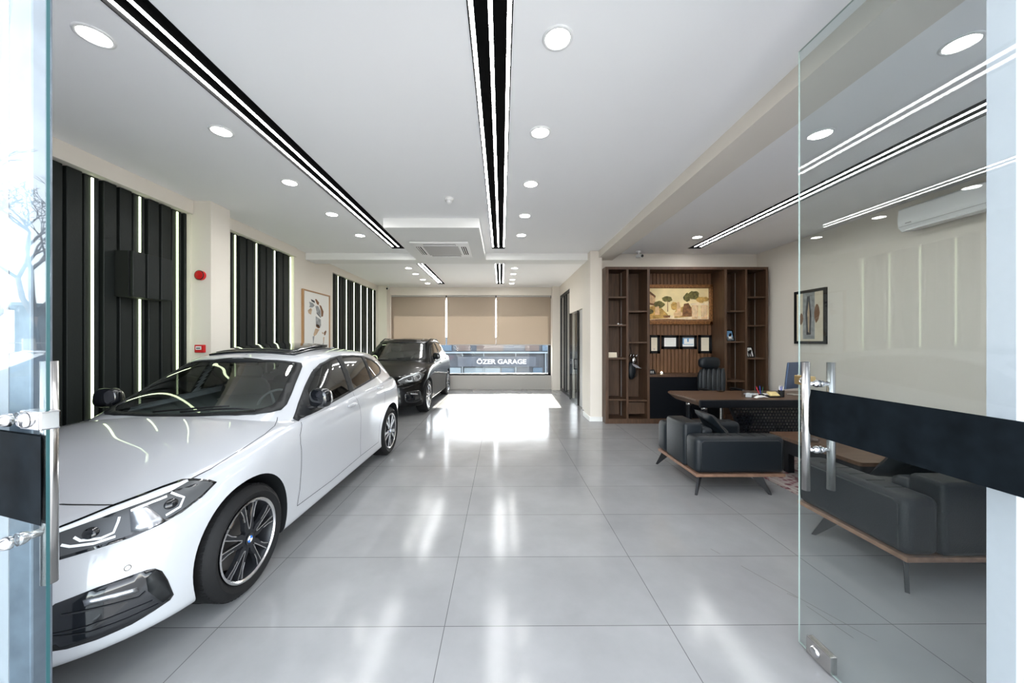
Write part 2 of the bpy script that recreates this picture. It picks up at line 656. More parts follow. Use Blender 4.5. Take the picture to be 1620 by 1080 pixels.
# three roller blinds
for nm, x0, x1 in (('left', -3.52, -1.785), ('middle', -1.745, -0.20), ('right', -0.165, 1.565)):
    t = thing('roller_blind', 'beige roller blind half lowered, the %s one of three over the far window' % {'left': 'left-hand', 'middle': 'middle', 'right': 'right-hand'}[nm],
              'blind', ((x0 + x1) / 2, YB + 0.03, WZ1), group='roller blinds over the far window')
    hw = (x1 - x0) / 2
    b = MB()
    b.flat([(-hw, 0, 1.425 - WZ1), (hw, 0, 1.425 - WZ1), (hw, 0, -0.045), (-hw, 0, -0.045)])
    b.build('blind_cloth', 'blind_fabric', t)
    b = MB()
    b.cyl((-hw, 0, -0.035), (hw, 0, -0.035), 0.022, 14)
    b.build('roller_tube', 'grey_plastic', t, smooth=40)
    b = MB()
    b.box(-hw, hw, -0.008, 0.008, 1.405 - WZ1, 1.430 - WZ1)
    b.build('bottom_bar', 'grey_plastic', t)
    b = MB()
    b.box(hw + 0.002, hw + 0.022, -0.02, 0.02, -0.10, -0.01)
    b.build('bracket', 'black_plastic', t)

# right wall of the hall
b = MB()
b.box(1.69, 1.915, 6.67, 7.19, 0, ZC)
struct(b.build('trim_6', 'cream_paint'), 'cream column beside the bookcase')
b = MB()
b.box(1.672, 1.93, 6.652, 7.21, 0, 0.085)
struct(b.build('baseboard_right', 'soffit_white'))
b = MB()
b.box(XR, 1.96, 7.19, 7.9, 0, ZC)
b.box(XR, 1.96, 7.9, 9.38, 2.27, ZC)
b.box(XR, 1.96, 9.38, YB, 2.95, ZC)
b.box(1.90, 1.96, 9.38, YB, 0, 2.95)
b.box(1.86, 5.25, YO, YO + 0.2, 0, ZC)
b.box(2.9, 3.1, YO + 0.2, YB + 0.25, 0, ZC)
b.box(1.96, 3.1, YB, YB + 0.25, 0, ZC)
struct(b.build('wall_right', 'cream_paint'))
b = MB()
b.box(XO, XO + 0.2, YF - 0.1, YO, 0, ZC)
struct(b.build('wall_office_right', 'cream_paint')).name = 'wall_far_right'

# door in the right wall: glazed leaf with black stile and black handle
d = struct(bpy.data.objects.new('door_3', None))
COL.objects.link(d)
d.location = (1.80, 9.2, 0)
b = MB()
b.box(-0.012, 0.012, -0.92, 0.0, 0.02, 2.24)
b.build('door_leaf', 'window_glass', d)
b = MB()
b.box(-0.018, 0.018, -0.965, -0.92, 0.01, 2.25)
b.box(-0.018, 0.018, -0.02, 0.03, 0.01, 2.25)
b.build('door_stile', 'black_plastic', d)
b = MB()
b.box(-0.095, -0.075, -0.93, -0.91, 0.86, 1.11)
b.box(-0.095, -0.015, -0.93, -0.91, 0.86, 0.88)
b.box(-0.095, -0.015, -0.93, -0.91, 1.09, 1.11)
b.build('door_handle', 'black_plastic', d)
b = MB()
b.box(0.03, 0.06, -1.26, -0.98, 0.02, 2.25)
b.build('side_panel', 'grey_plastic', d)
# tall black framed glazing beside it
d = struct(bpy.data.objects.new('window_2', None))
COL.objects.link(d)
d.location = (1.865, 10.1, 0)
b = MB()
for y0, y1 in ((-0.72, -0.64), (-0.1, -0.04), (0.24, 0.3), (0.78, 0.88)):
    b.box(-0.03, 0.03, y0, y1, 0, 2.95)
b.box(-0.03, 0.03, -0.72, 0.88, 2.87, 2.95)
b.box(-0.03, 0.03, -0.72, 0.88, 0, 0.08)
b.build('window_frame', 'black_plastic', d)
b = MB()
b.box(-0.008, -0.002, -0.7, 0.86, 0.05, 2.9)
b.build('window_pane', 'black_gloss', d)

# beams
b = MB()
b.box(1.853, 2.18, YF, 6.9, 3.12, ZC + 0.02)
struct(b.build('trim_7', 'cream_paint'), 'cream ceiling beam between hall and office corner')
b = MB()
b.box(XL, 1.70, 6.86, 7.22, 3.117, ZC + 0.02)
b.box(-1.665, -0.315, 4.925, 6.86, 3.117, ZC + 0.02)
struct(b.build('trim_8', 'soffit_white'), 'dropped white ceiling box and cross beam')

# front of the shop: opening framed by white panels
b = MB()
b.box(-4.25, -1.677, YF + 0.0, YF + 0.06, 0, ZC)
b.box(1.675, 5.25, YF - 0.07, YF, 0, ZC)
b.box(-1.70, 1.70, YF - 0.02, YF + 0.06, 3.05, ZC)
struct(b.build('wall_front', 'translucent_panel'))
b = MB()
b.box(-1.677, -1.600, YF, YF + 0.06, 0, 3.05, bev=0.006)
struct(b.build('trim_10', 'steel_post'), 'dark steel door post')

# ------------------------------------------------------------------ slatted cladding with light strips
LEDS = [[3.347, 3.788, 4.218], [5.128, 5.568, 6.007, 6.46], [8.338, 8.795, 9.25, 9.689, 10.144, 10.60]]
BAYS = [(YF + 0.1, 4.335), (4.645, 6.49), (7.97, 10.80)]
NAMES = ['behind the white car, nearest to the entrance', 'in the middle of the left wall beyond the pillar', 'behind the black car, next to the horse picture']
for (y0, y1), leds, nm in zip(BAYS, LEDS, NAMES):
    t = thing('slatted_wall_panel', 'black slatted wall panel with upright light strips, ' + nm, 'wall panel', (-3.93, (y0 + y1) / 2, 0),
              group='black slatted panels on the left wall')
    cy = (y0 + y1) / 2
    b = MB()
    b.box(-0.03, 0.0, y0 - cy, y1 - cy, 0.0, 3.088)
    b.build('backing_board', 'groove', t)
    b = MB()
    step = (leds[-1] - leds[0]) / (len(leds) - 1) / 3
    k0 = leds[0] - step * 40
    k = 0
    while True:
        c = k0 + k * step
        k += 1
        if c + 0.06 < y0:
            continue
        if c - 0.06 > y1:
            break
        a0, a1 = max(y0, c - 0.058), min(y1, c + 0.058)
        isled = any(abs(c - l) < 0.05 for l in leds)
        if a1 - a0 > 0.02:
            b.box(0.0, 0.055 if not isled else 0.040, a0 - cy, a1 - cy, 0.0, 3.086, bev=0.004, seg=1)
    b.build('slats', 'cladding', t)
    for l in leds:
        cl = k0 + round((l - k0) / step) * step
        if cl > y1 - 0.01:
            cl = y1 - 0.02
        b = MB()
        b.box(0.040, 0.050, cl - 0.0075 - cy, cl + 0.0075 - cy, 0.02, 3.07)
        b.build('led_strip', 'led_wall', t)

# square relief box on the first panel
t = thing('relief_box', 'black square ribbed box mounted on the slatted wall above the white car', 'wall box', (-3.875, 3.745, 1.97))
b = MB()
b.box(0.0, 0.14, -0.22, 0.22, 0, 0.46)
b.build('box_body', 'groove', t)
b = MB()
for k in range(3):
    y = -0.145 + k * 0.147
    b.box(0.14, 0.175, y - 0.062, y + 0.062, 0.0, 0.46, bev=0.004, seg=1)
b.build('ribs', 'cladding', t)

# ------------------------------------------------------------------ ceiling light channels
SN = ['long black recessed ceiling light with white lines above the white car, left of the hall',
      'long black recessed ceiling light with three white lines along the middle of the hall',
      'long black recessed ceiling light over the office corner on the right',
      'short recessed ceiling light beyond the cross beam, on the left above the black car',
      'short recessed ceiling light beyond the cross beam, straight ahead of the middle strip']
for (x0, x1, y0, y1), nm in zip(STRIPS, SN):
    t = thing('linear_ceiling_light', nm, 'ceiling light', ((x0 + x1) / 2, (y0 + y1) / 2, ZC), group='linear ceiling lights')
    hw, hl = (x1 - x0) / 2, (y1 - y0) / 2
    b = MB()
    D = 0.07
    b.box(-hw, hw, -hl, hl, D, D + 0.02)
    b.box(-hw, -hw + 0.006, -hl, hl, -0.004, D)
    b.box(hw - 0.006, hw, -hl, hl, -0.004, D)
    b.box(-hw, hw, -hl, -hl + 0.006, -0.004, D)
    b.box(-hw, hw, hl - 0.006, hl, -0.004, D)
    b.build('channel', 'black_channel', t)
    lw = 0.022
    for cx in (-hw + 0.008 + lw / 2, 0, hw - 0.008 - lw / 2):
        b = MB()
        z = 0.022
        b.box(cx - lw / 2, cx + lw / 2, -hl + 0.03, hl - 0.03, z, z + 0.003)
        ll = b.build('light_line', 'led_white', t)
        b = MB()
        b.box(cx - lw / 2 - .002, cx + lw / 2 + .002, -hl + 0.03, hl - 0.03, z + 0.003, D - 0.001)
        b.build('profile', 'black_channel', ll)

DOWN = []
ordn = ['nearest', 'second', 'third', 'fourth', 'fifth']
for i, y in enumerate((2.0, 2.9, 3.83, 4.78, 5.73)):
    DOWN.append((-2.31, y, 'round recessed downlight in the left row above the white car, %s from the entrance' % (ordn[i] if i else 'nearest')))
for i, y in enumerate((2.0, 2.9, 3.85, 4.82, 5.70)):
    DOWN.append((0.32, y, 'round recessed downlight right of the middle light strip, %s from the entrance' % (ordn[i] if i else 'nearest')))
DOWN.append((2.67, 2.02, 'round white recessed downlight over the sofas, seen through the glass door near the entrance'))
DOWN.append((2.67, 2.91, 'round white recessed downlight over the sofas, just inside the free edge of the glass door'))
DOWN.append((3.245, 5.79, 'small round downlight near the far end of the office ceiling strip'))
for i, y in enumerate((8.27, 8.97, 9.79, 10.42)):
    DOWN.append((-2.2, y, 'small downlight beyond the cross beam left of the far strip, %s' % ('the nearest of four', 'second of four', 'third of four', 'the farthest of four')[i]))
for i, y in enumerate((8.26, 8.95, 9.77, 10.41)):
    DOWN.append((0.30, y, 'small downlight beyond the cross beam right of the far strip, %s' % ('the nearest of four', 'second of four', 'third of four', 'the farthest of four')[i]))
proto = thing('recessed_downlight', '', 'ceiling light', (0, 0, ZC), group='recessed downlights')
b = MB()
b.lathe([(0.088, 0.0), (0.086, -0.006), (0.070, -0.007), (0.068, 0.0)], (0, 0, 0), seg=40)
b.build('trim_ring', 'white_plastic', proto)
b = MB()
b.cyl((0, 0, -0.0035), (0, 0, -0.001), 0.0695, 40)
b.build('diffuser', 'led_down', proto)
for i, (x, y, lab) in enumerate(DOWN):
    o = proto if i == 0 else copy_tree(proto)
    o.location = (x, y, ZC)
    o['label'] = lab

# smoke detector
t = thing('smoke_detector', 'small white smoke detector on the ceiling left of the middle light strip', 'smoke detector', (-0.635, 4.24, ZC))
b = MB()
b.lathe([(0.0, 0), (0.055, 0), (0.055, -0.022), (0.045, -0.03), (0, -0.03)], (0, 0, 0), seg=28)
b.build('mounting_base', 'white_plastic', t)
b = MB()
b.lathe([(0.030, -0.03), (0.034, -0.045), (0.026, -0.06), (0.0, -0.064)], (0, 0, 0), seg=24)
b.build('sensor_head', 'white_plastic', t)

# ceiling cassette air conditioner
t = thing('cassette_air_conditioner', 'square white cassette air conditioner set in the dropped ceiling box', 'air conditioner', (-1.01, 6.08, 3.117))
b = MB()
b.box(-0.475, 0.475, -0.475, 0.475, -0.028, 0.0, bev=0.012)
b.build('panel', 'white_plastic', t)
b = MB()
b.box(-0.29, 0.29, -0.29, 0.29, -0.034, -0.026, bev=0.003)
b.build('intake_grille', 'grey_plastic', t)
for k in range(4):
    mt = Matrix.Rotation(k * PI / 2, 4, 'Z')
    b = MB()
    b.box(-0.26, 0.26, -0.415, -0.335, -0.0295, -0.024, 0, mt)
    o = b.build('air_slot', 'black_channel', t)
    b = MB()
    b.box(-0.255, 0.255, -0.40, -0.385, -0.036, -0.0255, 0, mt)
    b.box(-0.255, 0.255, -0.366, -0.352, -0.036, -0.0255, 0, mt)
    b.build('louvre', 'white_plastic', o)


def camera_dome(loc, rz, lab):
    t = thing('security_camera', lab, 'security camera', loc, rz, 'small security cameras')
    b = MB()
    b.cyl((0, 0, 0), (0, 0, -0.03), 0.045, 20)
    b.build('mount', 'white_plastic', t, smooth=40)
    b = MB()
    b.tube([(0, 0, -0.03), (0, -0.02, -0.07), (0, -0.04, -0.09)], 0.014)
    b.build('arm', 'white_plastic', t)
    b = MB()
    b.cyl((0.0, 0.03, -0.085), (0.0, -0.11, -0.115), 0.036, 20)
    h_ = b.build('camera_housing', 'white_plastic', t, smooth=40)
    b = MB()
    b.cyl((0.0, -0.105, -0.114), (0.0, -0.116, -0.1165), 0.027, 16)
    b.build('lens', 'black_gloss', h_, smooth=40)


camera_dome((-3.50, 10.82, ZC), 0.0, 'small white security camera in the far left corner above the window')
camera_dome((2.62, 6.70, ZC), 0.3, 'small white security camera on the ceiling above the bookcase')

# fire alarm sounder and call point
t = thing('alarm_sounder', 'round red fire alarm sounder on the pillar above the call point', 'fire alarm', (-3.70, 4.34, 2.33))
b = MB()
b.lathe([(0.0, 0), (0.058, 0), (0.058, -0.03), (0.048, -0.045), (0.0, -0.05)], (0, 0, 0), 'y', 28)
b.build('sounder_body', 'red_plastic', t, smooth=35)
b = MB()
b.lathe([(0.052, -0.032), (0.060, -0.036), (0.052, -0.041)], (0, 0, 0), 'y', 28)
b.build('rim', 'dark_trim', t)
t = thing('call_point', 'square red fire call point box with a white plate on the pillar', 'fire alarm', (-3.70, 4.34, 1.43))
b = MB()
b.box(-0.055, 0.055, -0.04, 0, -0.048, 0.048, bev=0.006)
b.build('call_box', 'red_plastic', t)
b = MB()
b.box(-0.038, 0.030, -0.043, -0.039, -0.012, 0.03)
b.build('plate', 'white_plastic', t)
b = MB()
b.box(-0.03, 0.02, -0.0445, -0.0425, 0.0, 0.012)
b.build('symbol', 'dark_trim', t)

# ------------------------------------------------------------------ car builder
# car frame: X across (positive = the side facing the hall), Y from nose to tail with the front axle at 0, Z up


def herm(xs, ys, x):
    if x <= xs[0]:
        return ys[0]
    if x >= xs[-1]:
        return ys[-1]
    i = max(k for k in range(len(xs) - 1) if xs[k] <= x)
    n = len(xs)

    def sl(k):
        if k == 0 or k == n - 1:
            j = 0 if k == 0 else n - 2
            return (ys[j + 1] - ys[j]) / (xs[j + 1] - xs[j])
        a = (ys[k] - ys[k - 1]) / (xs[k] - xs[k - 1])
        c = (ys[k + 1] - ys[k]) / (xs[k + 1] - xs[k])
        if a * c <= 0:
            return 0.0
        return 2 * a * c / (a + c)
    h_ = xs[i + 1] - xs[i]
    t = (x - xs[i]) / h_
    m0, m1 = sl(i) * h_, sl(i + 1) * h_
    return (2 * t**3 - 3 * t**2 + 1) * ys[i] + (t**3 - 2 * t**2 + t) * m0 + (-2 * t**3 + 3 * t**2) * ys[i + 1] + (t**3 - t**2) * m1


def shell(levels, nx, sub, crown, ncr, bottom, KY):
    """stack of closed plan-view loops; returns verts (grid) and faces"""
    K = len(levels)
    P = [[None] * (nx + 1) for _ in range(K)]
    for k, L in enumerate(levels):
        for j in range(nx + 1):
            nf, mf = L.get('nf', 2.3), L.get('mf', 2.4)
            kf, kr = round(nx * .24), round(nx * .16)
            sfe = 1 - (1 - .96 ** mf) ** (1 / nf)
            sre = 1 - (1 - .96 ** 2.8) ** (1 / 2.2)
            ya, yb = L['xf'] + sfe * L['Lf'], L['xr'] - sre * L['Lr']
            if j <= kf:
                y = L['xf'] + (1 - (1 - (.96 * j / kf) ** mf) ** (1 / nf)) * L['Lf']
            elif nx - j <= kr:
                y = L['xr'] - (1 - (1 - (.96 * (nx - j) / kr) ** 2.8) ** (1 / 2.2)) * L['Lr']
            else:
                y = ya + (yb - ya) * (j - kf) / (nx - kf - kr)
            wd = herm(KY, L['w'], y)
            sf = min(1, (y - L['xf']) / L['Lf'])
            sr = min(1, (L['xr'] - y) / L['Lr'])
            ff = max(0, 1 - (1 - sf) ** nf) ** (1 / mf)
            fr = max(0, 1 - (1 - sr) ** 2.2) ** (1 / 2.8)
            z = herm(KY, L['z'], y)
            P[k][j] = Vector((wd * ff * fr, y, z))
    rings = []
    for k in range(K - 1):
        for q in range(sub):
            t = q / sub
            row = []
            for j in range(nx + 1):
                p1, p2 = P[k][j], P[k + 1][j]
                p0 = P[k - 1][j] if k > 0 else p1 * 2 - p2
                p3 = P[k + 2][j] if k + 2 < K else p2 * 2 - p1
                row.append(0.5 * ((2 * p1) + (p2 - p0) * t + (2 * p0 - 5 * p1 + 4 * p2 - p3) * t * t + (3 * p1 - p0 - 3 * p2 + p3) * t**3))
            rings.append(row)
    rings.append(P[K - 1])
    bm = bmesh.new()

    def ring_verts(row):
        vs = []
        for j in range(nx + 1):
            x = max(0.0, row[j].x)
            if j in (0, nx):
                x = 0
            vs.append(bm.verts.new((x, row[j].y, row[j].z)))
        for j in range(nx - 1, 0, -1):
            vs.append(bm.verts.new((-max(0.0, row[j].x), row[j].y, row[j].z)))
        return vs
    RV = [ring_verts(r) for r in rings]
    n = 2 * nx
    for a, c in zip(RV, RV[1:]):
        for i in range(n):
            bm.faces.new((a[i], a[(i + 1) % n], c[(i + 1) % n], c[i]))

    def cap(rv, row, crownf, flip):
        cols = []
        for j in range(nx + 1):
            if j in (0, nx):
                cols.append([rv[j]] * (2 * ncr + 1))
                continue
            l = []
            y, z, wx = row[j].y, row[j].z, row[j].x
            for q in range(2 * ncr + 1):
                if q == 0:
                    l.append(rv[j])
                elif q == 2 * ncr:
                    l.append(rv[n - j])
                else:
                    s = 1 - q / ncr
                    s = math.copysign(abs(s) ** 0.8, s)
                    dy, dz = crownf(y, abs(s))
                    l.append(bm.verts.new((wx * s, y + dy, z + dz)))
            cols.append(l)
        for a, c in zip(cols, cols[1:]):
            for q in range(2 * ncr):
                f = [a[q], a[q + 1], c[q + 1], c[q]]
                u = []
                for v in f:
                    if v not in u:
                        u.append(v)
                if len(u) > 2:
                    if flip:
                        u.reverse()
                    bm.faces.new(u)
    if crown:
        cap(RV[-1], rings[-1], crown, False)
    if bottom:
        cap(RV[0], rings[0], lambda y, s: (0, 0), True)
    bmesh.ops.recalc_face_normals(bm, faces=bm.faces[:])
    return bm


def inpoly(pt, poly):
    x, y = pt
    c = False
    n = len(poly)
    for i in range(n):
        x1, y1 = poly[i]
        x2, y2 = poly[(i + 1) % n]
        if (y1 > y) != (y2 > y) and x < (x2 - x1) * (y - y1) / (y2 - y1) + x1:
            c = not c
    return c


def densify(poly, d, closed=True):
    out = []
    n = len(poly)
    for i in range(n if closed else n - 1):
        a, c = Vector(poly[i]), Vector(poly[(i + 1) % n])
        k = max(1, int((c - a).length / d))
        for q in range(k):
            out.append(tuple(a + (c - a) * q / k))
    if not closed:
        out.append(tuple(poly[-1]))
    return out


def smooth_poly(poly, it=2, keep=()):
    """corner-cutting (Chaikin); keep = indices of sharp corners"""
    pts = [(Vector(p), i in keep) for i, p in enumerate(poly)]
    for _ in range(it):
        out = []
        n = len(pts)
        for i in range(n):
            a, ka = pts[i]
            c, kc = pts[(i + 1) % n]
            if ka:
                out.append((a, True))
                out.append((a.lerp(c, 0.25), False))
            else:
                out.append((a.lerp(c, 0.25), False))
            if not kc:
                out.append((a.lerp(c, 0.75), False))
            else:
                out.append((a.lerp(c, 0.75), False))
        pts = out
    return [tuple(p) for p, _ in pts]


class Skin:
    """lays outlines given in a side, top or front view onto a body surface"""

    def __init__(s, bm_list):
        s.trees = [BVHTree.FromBMesh(b_) for b_ in bm_list]

    def cast(s, o, d):
        best = None
        for t in s.trees:
            h_ = t.ray_cast(o, d)
            if h_[0] is not None and (best is None or h_[3] < best[3]):
                best = h_
        return best

    def ray(s, view, a, c, sgn=1):
        if view == 'side':
            return Vector((3 * sgn, a, c)), Vector((-sgn, 0, 0))
        if view == 'top':
            return Vector((a, c, 5)), Vector((0, 0, -1))
        if view == 'front':
            return Vector((a, -5, c)), Vector((0, 1, 0))
        if view == 'rear':
            return Vector((a, 8, c)), Vector((0, -1, 0))
        # quarter view at 35 degrees to the nose, lateral coordinate a runs along the turned axis
        if view == 'quarter':
            th = R(40)
            n = Vector((math.sin(th) * sgn, -math.cos(th), 0))
            u = Vector((math.cos(th) * sgn, math.sin(th), 0))
            return u * a + Vector((0, 0, c)) + n * 5, -n

    def patch(s, mb, view, poly, off=0.003, res=0.03, hole=None, holes=None, mi=0, sgn=1, skirt=0.006, mirror=False):
        edge = densify(poly, res)
        pts = [Vector(p) for p in edge]
        loops = [list(range(len(pts)))]
        holes = holes or ([hole] if hole else [])
        for hl_ in holes:
            he = densify(hl_, res)
            loops.append(list(range(len(pts), len(pts) + len(he))))
            pts += [Vector(p) for p in he]
        nedge = len(pts)

        def inhole(p):
            return any(inpoly(p, q) for q in holes)
        x0 = min(p[0] for p in poly); x1 = max(p[0] for p in poly)
        y0 = min(p[1] for p in poly); y1 = max(p[1] for p in poly)
        nx = int((x1 - x0) / res) + 1
        ny = int((y1 - y0) / res) + 1
        for i in range(nx + 1):
            for j in range(ny + 1):
                p = (x0 + (i + .5 * (j % 2)) * res, y0 + j * res)
                if inpoly(p, poly) and not inhole(p):
                    dmin = min((Vector(p) - q).length for q in pts[:nedge])
                    if dmin > res * 0.45:
                        pts.append(Vector(p))
        edges = [(l[i], l[(i + 1) % len(l)]) for l in loops for i in range(len(l))]
        r = delaunay_2d_cdt(pts, edges, [], 0, 1e-6)
        vs, fs = r[0], r[2]
        new = []
        for v in vs:
            o, d = s.ray(view, v[0], v[1], sgn)
            h_ = s.cast(o, d)
            if h_ is None:
                new.append(None)
                continue
            nn = h_[1]
            if nn.dot(d) > 0:
                nn = -nn
            new.append((h_[0] + nn * off, nn))
        bv = {}
        faces = []
        for f in fs:
            c = sum((vs[i] for i in f), Vector((0, 0))) / len(f)
            if not inpoly(c, poly) or inhole(c):
                continue
            if any(new[i] is None for i in f):
                continue
            for i in f:
                if i not in bv:
                    bv[i] = mb.bm.verts.new(new[i][0])
            try:
                fc = mb.bm.faces.new([bv[i] for i in f])
            except ValueError:
                continue
            n0 = new[f[0]][1]
            fc.normal_update()
            if fc.normal.dot(n0) < 0:
                fc.normal_flip()
            fc.material_index = mi
            fc.smooth = True
            faces.append(fc)
        if skirt > 0:
            nrm = {bv[i]: new[i][1] for i in bv}
            be = [e for e in set(e for f in faces for e in f.edges) if len(e.link_faces) == 1]
            lo = {}
            for e in be:
                for v in e.verts:
                    if v not in lo:
                        lo[v] = mb.bm.verts.new(v.co - nrm[v] * (skirt + off))
                f0 = e.link_faces[0]
                v1, v2 = e.verts
                # keep winding opposite to the neighbour
                lv = list(f0.verts)
                i1 = lv.index(v1)
                if lv[(i1 + 1) % len(lv)] == v2:
                    q = mb.bm.faces.new((v2, v1, lo[v1], lo[v2]))
                else:
                    q = mb.bm.faces.new((v1, v2, lo[v2], lo[v1]))
                q.material_index = mi
        return faces

    def strip(s, mb, view, line, width, off=0.002, mi=0, sgn=1, res=0.02):
        """a thin band following a polyline on the surface"""
        pts = densify(line, res, closed=False)
        A = []
        for i, p in enumerate(pts):
            a, c = Vector(pts[max(i - 1, 0)]), Vector(pts[min(i + 1, len(pts) - 1)])
            d = (c - a).normalized()
            n2 = Vector((-d.y, d.x)) * width / 2
            row = []
            for q in (Vector(p) + n2, Vector(p) - n2):
                o, dd = s.ray(view, q[0], q[1], sgn)
                h_ = s.cast(o, dd)
                if h_ is None:
                    row = None
                    break
                nn = h_[1] if h_[1].dot(dd) < 0 else -h_[1]
                row.append(mb.bm.verts.new(h_[0] + nn * off))
            A.append(row)
        for a, c in zip(A, A[1:]):
            if a and c:
                f = mb.bm.faces.new((a[0], a[1], c[1], c[0]))
                f.material_index = mi
                f.smooth = True

    def point(s, view, a, c, off=0.0, sgn=1):
        o, d = s.ray(view, a, c, sgn)
        h_ = s.cast(o, d)
        return h_[0] + (h_[1] if h_[1].dot(d) < 0 else -h_[1]) * off


def make_wheel(car, x, y, r, sgn, rim_r, silver_full=False, roundel=True, rot=0.2):
    """one road wheel; sgn = outward direction"""
    w = bpy.data.objects.new('wheel', None)
    COL.objects.link(w)
    w.parent = car
    w.location = (x, y, r)
    hw = 0.112
    b = MB()
    prof = [(rim_r, -hw + .02), (rim_r + .02, -hw + .004), (r - .045, -hw - .004), (r - .018, -hw + .012), (r - .003, -hw + .035), (r, -hw + .05),
            (r, hw - .05), (r - .003, hw - .035), (r - .018, hw - .012), (r - .045, hw + .004), (rim_r + .02, hw - .004), (rim_r, hw - .02)]
    b.lathe(prof, (0, 0, 0), 'x', 72)
    # tread blocks: grooves as thin dark ribs standing off the crown
    for k in range(72):
        a = 2 * PI * k / 72
        mt = Matrix.Rotation(a, 4, 'X')
        for xx in (-0.075, 0.048):
            b.box(xx, xx + 0.028, -0.009, 0.009, r - 0.004, r + 0.0015, 0, mt)
    b.build('tyre', 'tyre_rubber', w, smooth=40)
    b = MB()
    so = sgn * (hw - 0.012)
    b.lathe([(rim_r + .004, sgn * (hw - .006)), (rim_r - .006, sgn * (hw - .004)), (rim_r - .014, sgn * (hw - .012))], (0, 0, 0), 'x', 64)
    b.build('rim_lip', 'rim_silver', w, smooth=50)
    b = MB()
    b.lathe([(rim_r - .012, sgn * (hw - .012)), (rim_r - .03, sgn * (hw - .05)), (rim_r - .035, -sgn * (hw - .03))], (0, 0, 0), 'x', 64)
    b.build('rim_barrel', 'rim_dark', w, smooth=50)
    b = MB()
    b.cyl((sgn * (-0.02), 0, 0), (sgn * 0.0, 0, 0), rim_r * 0.72, 40)
    o = b.build('brake_disc', 'brake_disc', w)
    b = MB()
    b.prism([(rim_r * .5 * math.cos(a), rim_r * .5 * math.sin(a)) for a in (1.9, 2.3, 2.7)] + [(rim_r * .82 * math.cos(a), rim_r * .82 * math.sin(a)) for a in (2.8, 2.3, 1.8)], sgn * -0.03, sgn * 0.03, 'x')
    b.build('brake_caliper', 'caliper', w)
    # five pairs of spokes
    for k in range(5):
        a0 = rot + k * 2 * PI / 5
        sp = MB()
        for q in (-1, 1):
            def pt(rr, ang):
                a = a0 + q * R(ang)
                return (rr * math.cos(a), rr * math.sin(a))
            ro = rim_r - 0.016
            poly = [pt(.040, 3), pt(.075, 4), pt(ro * .6, 7), pt(ro, 8.5), pt(ro, 19), pt(ro * .78, 17), pt(ro * .55, 18), pt(.08, 28), pt(.040, 33)]
            if q < 0:
                poly = poly[::-1]
            sp.prism(poly, so - sgn * 0.03, so - sgn * 0.004, 'x', mi=1 if silver_full else 0)
            wd = 0.0026
            for e in ([pt(.062, 2.5), pt(.075, 5.2), pt(ro * .6, 7.8), pt(ro, 9.2)], [pt(ro * .58, 16.8), pt(ro * .79, 16.0), pt(ro, 18.3)]):
                for (p1, p2) in zip(e, e[1:]):
                    v1, v2 = Vector(p1), Vector(p2)
                    d = (v2 - v1).normalized()
                    n = Vector((-d.y, d.x)) * wd
                    pl = [tuple(v1 + n), tuple(v1 - n), tuple(v2 - n), tuple(v2 + n)]
                    sp.prism(pl, so - sgn * 0.010, so - sgn * 0.002, 'x', mi=1)
        sp.build('spoke_pair', ['rim_dark', 'rim_silver'], w)
    b = MB()
    b.cyl((so - sgn * .035, 0, 0), (so - sgn * .005, 0, 0), 0.055, 30)
    b.build('wheel_centre', 'rim_dark', w, smooth=40)
    b = MB()
    b.cyl((so - sgn * .006, 0, 0), (so + sgn * .001, 0, 0), 0.033, 30)
    hc = b.build('hub_cap', 'black_gloss', w, smooth=40)
    if roundel:
        b = MB()
        N = 24
        for k in range(4):
            pts = [(0, 0)] + [(0.020 * math.cos(k * PI / 2 + i * PI / 2 / 6), 0.020 * math.sin(k * PI / 2 + i * PI / 2 / 6)) for i in range(7)]
            if sgn < 0:
                pts = pts[::-1]
            b.prism(pts, so + sgn * .0005, so + sgn * .002, 'x', mi=k % 2)
        b.build('roundel', ['blue_enamel', 'white_enamel'], w)
    return w


def scale_levels(levels, sz, sw=1.0):
    out = []
    for L in levels:
        L = dict(L)
        L['z'] = [z * sz for z in L['z']]
        L['w'] = [w_ * sw for w_ in L['w']]
        out.append(L)
    return out


